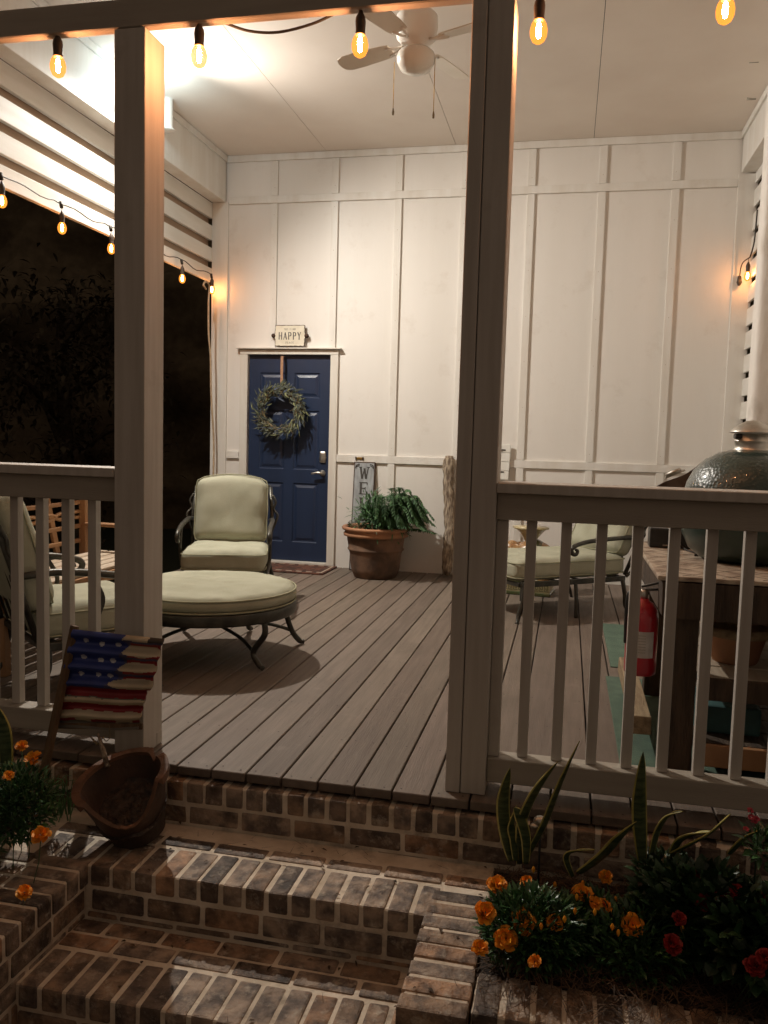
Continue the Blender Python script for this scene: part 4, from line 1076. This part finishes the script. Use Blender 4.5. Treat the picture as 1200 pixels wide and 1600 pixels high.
for (dr, sgn) in ((0.0, 1), (-.013, -1)):
    o = len(V)
    for k in range(N_):
        a = k/N_*2*PI; top = lim(a)
        for u in zl:
            z = -.232+(top+.232)*u; rr = RO(z)+dr; rr *= 1+.01*noise.noise(Vector((a*2, z*12, 0)))
            V.append((rr*math.cos(a), rr*math.sin(a), z))
    n_ = len(zl)
    for k in range(N_):
        for j in range(n_-1):
            q = (o+k*n_+j, o+((k+1) % N_)*n_+j, o+((k+1) % N_)*n_+j+1, o+k*n_+j+1); Fc.append(q if sgn > 0 else q[::-1])
b.add(V, Fc, 0, True, None, Mp); b.add([(RO(-.232)*math.cos(k/24*2*PI), RO(-.232)*math.sin(k/24*2*PI), -.231) for k in range(24)], [tuple(range(24))], 0, False, None, Mp)
pw_ = b.build('pot_wall', mat('dark_clay', (.095, .05, .03), (.04, .025, .017), 6, .7, bump=.5, bscale=30), t)
b = MB(); V = []; Fc = []
for k in range(N_):
    a = k/N_*2*PI; z = lim(a); full = z > -.004
    r1 = RO(z)+(.010 if full else .001); r0 = RO(z)-(.016 if full else .014); j_ = .002*noise.noise(Vector((a*40, 0, 0)))
    for (rr, zz) in ((r1, z-.022*full), (r1+.002*full, z+.004+j_), (r0, z+.004-j_), (r0, z-.01)): V.append((rr*math.cos(a), rr*math.sin(a), zz))
for k in range(N_):
    for j in range(3): Fc.append((k*4+j, ((k+1) % N_)*4+j, ((k+1) % N_)*4+j+1, k*4+j+1))
b.add(V, Fc, 0, False, None, Mp); b.build('pot_rim', mat('pot_rim_brown', (.20, .095, .05), (.09, .05, .03), 9, .7, bump=.4), t)
b = MB(); V = []; Fc = []; n = 26
for i in range(n+1):
    for j in range(40):
        rr = .128*i/n; a = j/40*2*PI; x_, y_ = rr*math.cos(a), rr*math.sin(a)
        V.append(Mp @ Vector((x_, y_, -.125+.25*y_-.12*x_+.014*noise.noise(Vector((x_*30, y_*30, 0)))+.008*noise.noise(Vector((x_*110, y_*110, 0))))))
for i in range(n):
    for j in range(40): Fc.append((i*40+j, i*40+(j+1) % 40, (i+1)*40+(j+1) % 40, (i+1)*40+j))
b.add(V, Fc, 0, True); b.build('potting_soil', mat('wet_soil', (.075, .045, .028), (.02, .013, .009), 40, .5, bump=1, bscale=90), t)

# ================================================================== GARDEN PLANTS
def foliage(b, c, r, n, L, W, up=.4, lo=.5, hi=1.6, mi=0):
    for i in range(n):
        v = Vector((RND.gauss(0, 1), RND.gauss(0, 1), RND.gauss(0, 1))).normalized()*(RND.random()**.45)
        p = Vector((c[0]+v.x*r[0], c[1]+v.y*r[1], c[2]+v.z*r[2]))
        d = v+Vector((RND.uniform(-.7, .7), RND.uniform(-.7, .7), RND.uniform(-.3, .7)+up))
        leaf(b, p, d, (RND.uniform(-.4, .4), RND.uniform(-.4, .4), 1), L*RND.uniform(.6, 1.3), W*RND.uniform(.7, 1.3), mi, tint(lo, hi, .12))
def petal(b, p, d, n_, L, W, mi, col):
    d = Vector(d).normalized(); r = d.cross(Vector(n_))
    r = r.normalized() if r.length > 1e-4 else d.orthogonal().normalized(); u = r.cross(d)
    j = lambda: RND.uniform(-.16, .16)
    V = [p-r*W*.12, p+r*W*.12, p+d*L*.55+r*W*.46+u*W*j(), p+d*L*.55+u*W*j(), p+d*L*.55-r*W*.46+u*W*j(), p+d*L*(.92+j()*.5)+r*W*.40+u*W*j()*1.6, p+d*L*(1+j()*.4)+u*W*j()*1.6, p+d*L*(.92+j()*.5)-r*W*.40+u*W*j()*1.6]
    b.add(V, [(0, 1, 2, 3), (0, 3, 4), (3, 2, 5, 6), (4, 3, 6, 7)], mi, True, col)
def flower(b, c, R, n=34, mi=0, sq=.6):
    c = Vector(c); tl = Vector((RND.uniform(-.4, .4), -.7+RND.uniform(-.3, .3), 1)).normalized()
    x = tl.orthogonal().normalized(); y = tl.cross(x)
    for i in range(n):
        a = i*2.39996+RND.uniform(-.2, .2); u = ((i+1)/n)**.7; d = (x*math.cos(a)+y*math.sin(a))
        p = c+d*R*u*.30+tl*(1-u)*R*.25
        petal(b, p, d*(.25+u*1.1)+tl*(1.0-u*.9), tl if u > .4 else d, R*RND.uniform(.5, .72), R*RND.uniform(.5, .8), mi, tint(.75, 1.2, .10))
def flower_plant(name, label, clumps, blooms, R, mats, leafs, cat='flowers', group=None, bloom_n=34, gz=-.22, bmat=ORANGE, stem=True, buds=0):
    t = thing(name, label, cat, (clumps[0][0][0], clumps[0][0][1], gz), 0, group)
    O = Vector((clumps[0][0][0], clumps[0][0][1], gz))
    b = MB()
    for c, r, n in clumps: foliage(b, Vector(c)-O, r, n, leafs[0], leafs[1])
    b.build('foliage', mats, t)
    if stem:
        b = MB()
        for c in blooms:
            base = Vector((clumps[0][0][0]*.4+c[0]*.6, clumps[0][0][1]*.4+c[1]*.6, gz))-O; e = Vector(c)-O
            b.tube([base, (base+e)/2+Vector((.01, 0, .01)), e-Vector((0, 0, .004))], .0018, 5, col=(1, 1, 1))
        b.build('stems', mats, t)
    for _ in range(buds):
        c, rr_, n_ = RND.choice(clumps); a = RND.uniform(0, 2*PI); q = Vector(c)-O+Vector((math.cos(a)*rr_[0]*.9, math.sin(a)*rr_[1]*.9, rr_[2]*RND.uniform(.6, 1.25)))
        b = MB(); b.lathe([(.001, -.010), (.0045, -.003), (.0055, .002), (.003, .009), (.001, .011)], 6, M=Matrix.Translation(q), col=tint(.8, 1.2)); b.build('bud', bmat, t)
    for c in blooms:
        b = MB(); flower(b, Vector(c)-O, R*RND.uniform(.6, 1.2), int(bloom_n*RND.uniform(.45, 1.0))); b.build('flower', bmat, t)
    return t
# right marigolds, centre and blooms read from the photo at their distance
def P3(px, py, y): return tuple(at(px, py, 1, y))
bl = [(758, 1427, 2.20), (777, 1385, 2.36), (822, 1378, 2.42), (790, 1467, 2.20), (750, 1482, 2.14), (836, 1503, 2.12), (866, 1443, 2.26), (818, 1438, 2.26), (821, 1455, 2.24), (910, 1398, 2.42), (942, 1418, 2.38), (930, 1412, 2.36), (988, 1447, 2.30), (946, 1370, 2.52), (826, 1345, 2.50)]
c1 = P3(830, 1455, 2.30); c2 = P3(900, 1460, 2.36); c3 = P3(990, 1480, 2.32)
flower_plant('marigold_plant', 'orange marigolds beside the right brick cheek of the steps', [(c1, (.14, .11, .11), 2400), (c2, (.11, .10, .10), 1200)], [P3(*q) for q in bl[:9]], .033, FGREEN, (.033, .0115), group='marigolds', buds=9)
flower_plant('marigold_plant', 'orange marigolds between the first clump and the red flowers', [(c3, (.15, .10, .10), 1300), (P3(930, 1425, 2.42), (.07, .06, .05), 300)], [P3(*q) for q in bl[9:14]], .031, FGREEN, (.033, .0115), group='marigolds', buds=9)
# left marigolds
c4 = P3(25, 1255, 2.36)
flower_plant('marigold_plant', 'orange marigolds left of the brown stake and broken pot', [(c4, (.14, .10, .13), 2000), (P3(-60, 1300, 2.3), (.15, .1, .14), 900)], [P3(34, 1166, 2.46), P3(52, 1187, 2.42), P3(64, 1305, 2.22), P3(14, 1212, 2.3), P3(38, 1395, 2.06)], .032, FGREEN, (.032, .010), group='marigolds', gz=-.25)
# red geranium, cream and pink flowers on the right
rb = [(1090, 1368, 2.50), (1112, 1400, 2.42), (1135, 1410, 2.40), (1100, 1415, 2.38), (1062, 1440, 2.30), (1050, 1480, 2.22), (1150, 1395, 2.4), (1190, 1410, 2.4), (1180, 1515, 2.12), (1195, 1500, 2.10)]
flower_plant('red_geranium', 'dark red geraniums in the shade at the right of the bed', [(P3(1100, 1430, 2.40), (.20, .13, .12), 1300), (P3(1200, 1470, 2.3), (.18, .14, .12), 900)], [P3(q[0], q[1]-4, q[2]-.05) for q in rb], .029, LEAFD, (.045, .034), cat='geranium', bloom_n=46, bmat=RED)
flower_plant('cream_flower', 'small cream flowers under the snake plant leaves', [(P3(1035, 1365, 2.55), (.08, .07, .06), 260)], [P3(1033, 1340, 2.56), P3(1022, 1377, 2.52)], .018, LEAFD, (.035, .022), cat='flowers', bloom_n=20, bmat=CREAM)
t = thing('pink_flower_stalk', 'pink flower stalk at the right end of the garden bed', 'flowers', P3(1180, 1350, 2.45))
O = Vector(P3(1180, 1350, 2.45)); b = MB(); b.tube([Vector((0, 0, -.1)), Vector(P3(1185, 1300, 2.44))-O, Vector(P3(1172, 1265, 2.42))-O], .002, 5, col=(1, 1, 1))
foliage(b, Vector(P3(1195, 1325, 2.45))-O, (.05, .05, .05), 90, .045, .02); b.build('stem', FGREEN, t)
for q in ((1172, 1267), (1174, 1277), (1178, 1283), (1182, 1280), (1165, 1296)):
    b = MB(); flower(b, Vector(P3(*q, 2.42))-O, .011, 12); b.build('flower', PINK, t)

# snake plants: curved leaves with pale margins
def snake_leaf(pts, wid, tw=0.0, parent=None):
    pts = smoothpath(pts, 6); V = []; Fc = []; ms = []; n = len(pts); side0 = Vector((1, .25, 0)).normalized()
    for k, p in enumerate(pts):
        u = k/(n-1); d = (pts[min(k+1, n-1)]-pts[max(k-1, 0)]).normalized()
        s = (side0-d*side0.dot(d)).normalized(); s = Matrix.Rotation(tw*u, 3, d) @ s; nn = d.cross(s)
        w_ = wid*(.55+.45*math.sin(min(1, u*1.9)*PI/2))*(1-max(0, (u-.62)/.38)**1.7)*.5+.0006
        for q, zf in ((-1, .10), (-.78, .03), (0, -.10), (.78, .03), (1, .10)): V.append(p+s*q*w_+nn*w_*zf*2.2)
    for k in range(n-1):
        for j in range(4): Fc.append((k*5+j, k*5+j+1, k*5+5+j+1, k*5+5+j)); ms.append(1 if j in (0, 3) else 0)
    b = MB()
    for f, m_ in zip(Fc, ms): pass
    b.v = V; b.f = Fc; b.m = ms; b.s = [True]*len(Fc); b.c = [None]*len(Fc)
    o = b.build('leaf', [SNAKE, SNAKEY], parent)
    so = o.modifiers.new('thick', 'SOLIDIFY'); so.thickness = .0025
    return o
def snake_plant(label, leaves, y):
    t = thing('snake_plant', label, 'snake plant', (0, 0, 0), 0, 'snake plants')
    for L, w_, tw in leaves:
        snake_leaf([Vector(P3(px, py, y+dy)) for px, py, dy in L], w_, tw, t)
snake_plant('snake plant with five upright yellow edged leaves by the seamed post', [
    ([(800, 1345, .05), (790, 1300, .04), (787, 1250, .03), (797, 1200, .0)], .045, .3),
    ([(806, 1345, .03), (803, 1310, .02), (800, 1290, .0), (808, 1258, -.02)], .030, .8),
    ([(812, 1350, .06), (815, 1290, .0), (836, 1240, -.05), (872, 1190, -.08)], .036, .5),
    ([(820, 1345, .06), (850, 1290, .02), (876, 1225, -.04), (906, 1158, -.10)], .030, .9),
    ([(822, 1350, .02), (822, 1310, .0), (812, 1275, -.02), (803, 1262, -.03)], .034, .2)], 2.55)
snake_plant('snake plant with one tall leaf and bent leaves in the right bed', [
    ([(1004, 1345, .02), (1001, 1300, 0), (1000, 1250, -.02), (1005, 1175, -.06)], .046, .1),
    ([(1018, 1335, .04), (1028, 1300, .02), (1045, 1275, -.02), (1068, 1268, -.06)], .026, .7),
    ([(1050, 1335, .03), (1075, 1322, 0), (1110, 1302, -.04), (1142, 1272, -.08)], .030, .9),
    ([(1050, 1335, .04), (1062, 1315, .02), (1085, 1304, 0), (1115, 1300, -.03)], .034, .4),
    ([(905, 1365, .03), (940, 1340, .0), (968, 1310, -.04), (995, 1284, -.08)], .046, .5),
    ([(895, 1370, .05), (885, 1340, .04), (900, 1330, .03), (930, 1328, .0)], .022, .4),
    ([(1140, 1335, .0), (1150, 1325, -.02), (1165, 1310, -.04), (1185, 1298, -.06)], .028, .5)], 2.50)
snake_plant('tall yellow edged snake plant leaf at the left edge of the photo', [
    ([(8, 1250, .02), (9, 1190, 0), (5, 1140, -.02), (-8, 1100, -.05)], .05, .2), ([(-20, 1250, .02), (-25, 1180, 0), (-40, 1120, -.02), (-60, 1060, -.05)], .05, .4)], 2.5)
# small grass tufts left of the pot
b = MB()
for i in range(26):
    px = RND.uniform(78, 112); p = Vector(P3(px, 1275+RND.uniform(-8, 10), 2.58)); d = Vector((RND.uniform(-.05, .08), RND.uniform(-.05, .03), RND.uniform(.08, .20)))
    pts = smoothpath([p, p+d*.6+Vector((0, 0, .02)), p+d+Vector((RND.uniform(-.06, .06), 0, -.03))], 4)
    b.tube(pts, [.0022*(1-k/len(pts))+.0004 for k in range(len(pts))], 4, col=tint(.8, 2.2))
tag(b.build('grass_tuft', FGREEN), 'thin grass tuft between the stake and the broken pot', 'grass tuft')
# shiny solar ornament
p = P3(845, 1283, 2.62)
t = thing('garden_ornament', 'small shiny metal garden ornament behind the snake plant', 'garden ornament', (p[0], p[1], -.22))
b = MB(); hz = p[2]+.22
sphere(b, Matrix.Translation((0, 0, hz)) @ Matrix.Diagonal((.024, .02, .017, 1))); sphere(b, Matrix.Translation((-.018, -.01, hz-.014)) @ Matrix.Diagonal((.016, .014, .009, 1))); b.build('metal_head', CHROME, t)
b = MB(); b.tube([(0, 0, 0), (0, 0, hz-.015)], .004, 6); b.build('stem_rod', BLACK, t)
# pine straw mulch
b = MB()
for i in range(4200):
    X = RND.uniform(-.17, 1.25); Y = RND.uniform(2.17, 2.75) if RND.random() < .88 else RND.uniform(2.06, 2.2)
    z = -.20+.015*RND.random()+.03*noise.noise(Vector((X*5, Y*5, 0))); a = RND.uniform(0, PI); L = RND.uniform(.04, .10)
    d = Vector((math.cos(a), math.sin(a), RND.uniform(-.12, .25)))*L; n_ = Vector((-d.y, d.x, 0)).normalized()*.0011
    m_ = Vector((X, Y, z)); b.add([m_-d*.5-n_, m_-d*.5+n_, m_+Vector((0, 0, .006))+n_, m_+d*.5, m_+Vector((0, 0, .006))-n_], [(0, 1, 2, 4), (4, 2, 3)], 0, False, tint(.5, 1.7, .1))
o = b.build('pine_straw', STRAW, kind='stuff'); o['label'] = 'brown pine straw mulch over the right bed'
b = MB()
for i in range(900):
    X = RND.uniform(-2.1, -1.72); Y = RND.uniform(2.2, 2.75); a = RND.uniform(0, PI); d = Vector((math.cos(a), math.sin(a), RND.uniform(-.1, .3)))*RND.uniform(.03, .09); n_ = Vector((-d.y, d.x, 0)).normalized()*.0011
    m_ = Vector((X, Y, -.235+.02*RND.random())); b.add([m_-d*.5-n_, m_-d*.5+n_, m_+d*.5], [(0, 1, 2)], 0, False, tint(.5, 1.5, .1))
for i in range(150):
    X = RND.uniform(-1.7, -.2); Y, zz = RND.choice(((RND.uniform(2.62, 2.76), -.205), (RND.uniform(2.62, 2.76), -.205), (RND.uniform(2.25, 2.40), -.380), (RND.uniform(2.42, 2.7), -.206), (RND.uniform(2.05, 2.4), -.381)))
    if X > -.36: zz = -.206
    if RND.random() < .6:
        a = RND.uniform(0, PI); d = Vector((math.cos(a), math.sin(a), .02))*RND.uniform(.02, .07); n_ = Vector((-d.y, d.x, 0)).normalized()*.001; m_ = Vector((X, Y, zz))
        b.add([m_-d*.5-n_, m_-d*.5+n_, m_+d*.5], [(0, 1, 2)], 0, False, tint(.5, 1.6, .1))
    else: leaf(b, (X, Y, zz), (RND.uniform(-1, 1), RND.uniform(-1, 1), .1), (0, 0, 1), RND.uniform(.01, .028), RND.uniform(.006, .012), col=tint(.4, 1.6))
b.build('leaf_litter', STRAW, kind='stuff')

# ================================================================== NIGHT TREES beyond the left opening
def tree(x, y, h, r, label, n=2600):
    t = thing('garden_tree', label, 'tree', (x, y, -.6), 0, 'dark trees beyond the porch')
    b = MB(); b.tube([(0, 0, 0), (.1, .05, h*.35), (-.05, .1, h*.7), (0, 0, h*.9)], [.16, .13, .08, .03], 10)
    for k in range(7):
        a = k*2.4; z = h*(.3+.08*k); b.tube([(0, 0, z), (math.cos(a)*r*.5, math.sin(a)*r*.5, z+.5), (math.cos(a)*r*.8, math.sin(a)*r*.8, z+.7)], [.06, .04, .015], 6)
    b.build('trunk', BARK, t)
    b = MB(); cl = [Vector((RND.uniform(-1, 1)*r*.75, RND.uniform(-1, 1)*r*.75, h*RND.uniform(.12, .95))) for _ in range(26)]
    for i in range(n):
        c = RND.choice(cl); p = c+Vector((RND.gauss(0, .32), RND.gauss(0, .32), RND.gauss(0, .26)))
        leaf(b, p, (RND.uniform(-1, 1), RND.uniform(-1, 1), RND.uniform(-1, .5)), (0, 0, 1), RND.uniform(.10, .2), RND.uniform(.05, .09), col=tint(.75, 1.15))
    b.build('crown', CROWN, t)
for k, (x, y, h, r, lab) in enumerate(((-9.6, 8.6, 4.6, 1.9, 'dark bushy tree at the far left of the night garden'), (-8.4, 12.6, 4.4, 1.7, 'dark tree straight out beyond the corner of the house'))): tree(x, y, h, r, lab)

# dark foliage backdrop added on three sides to block the sky glow
NIGHTL = mat('hedge_leaf', (.16, .13, .085), (.11, .09, .06), 6, .95, spec=.1, attr=True)
b = MB()
def hedge_sheet(b, P0, P1, nrm, h=8.5, n=60, m=30):
    P0, P1, nrm = Vector(P0), Vector(P1), Vector(nrm); V = []; Fc = []
    for i in range(n+1):
        for j in range(m+1):
            p = P0.lerp(P1, i/n)+Vector((0, 0, -.6+h*j/m)); k = noise.noise(p*.7)*1.1+noise.noise(p*2.6)*.4
            V.append(p+nrm*k+Vector((0, 0, noise.noise(p*1.3)*.8*(j == m))))
    for i in range(n):
        for j in range(m): a = i*(m+1)+j; Fc.append((a, a+m+1, a+m+2, a+1))
    b.add(V, Fc, 0, True, (1, 1, 1))
hedge_sheet(b, (-14.5, -6, 0), (-14.5, 17, 0), (1, 0, 0)); hedge_sheet(b, (-15, 15, 0), (9, 15, 0), (0, -1, 0), 7.5)
hedge_sheet(b, (6.5, 1, 0), (6.5, 16, 0), (-1, 0, 0), 6.5)
o = b.build('hedge_backdrop', NIGHTL, kind='stuff'); o['label'] = 'dark foliage backdrop added to block the sky glow'
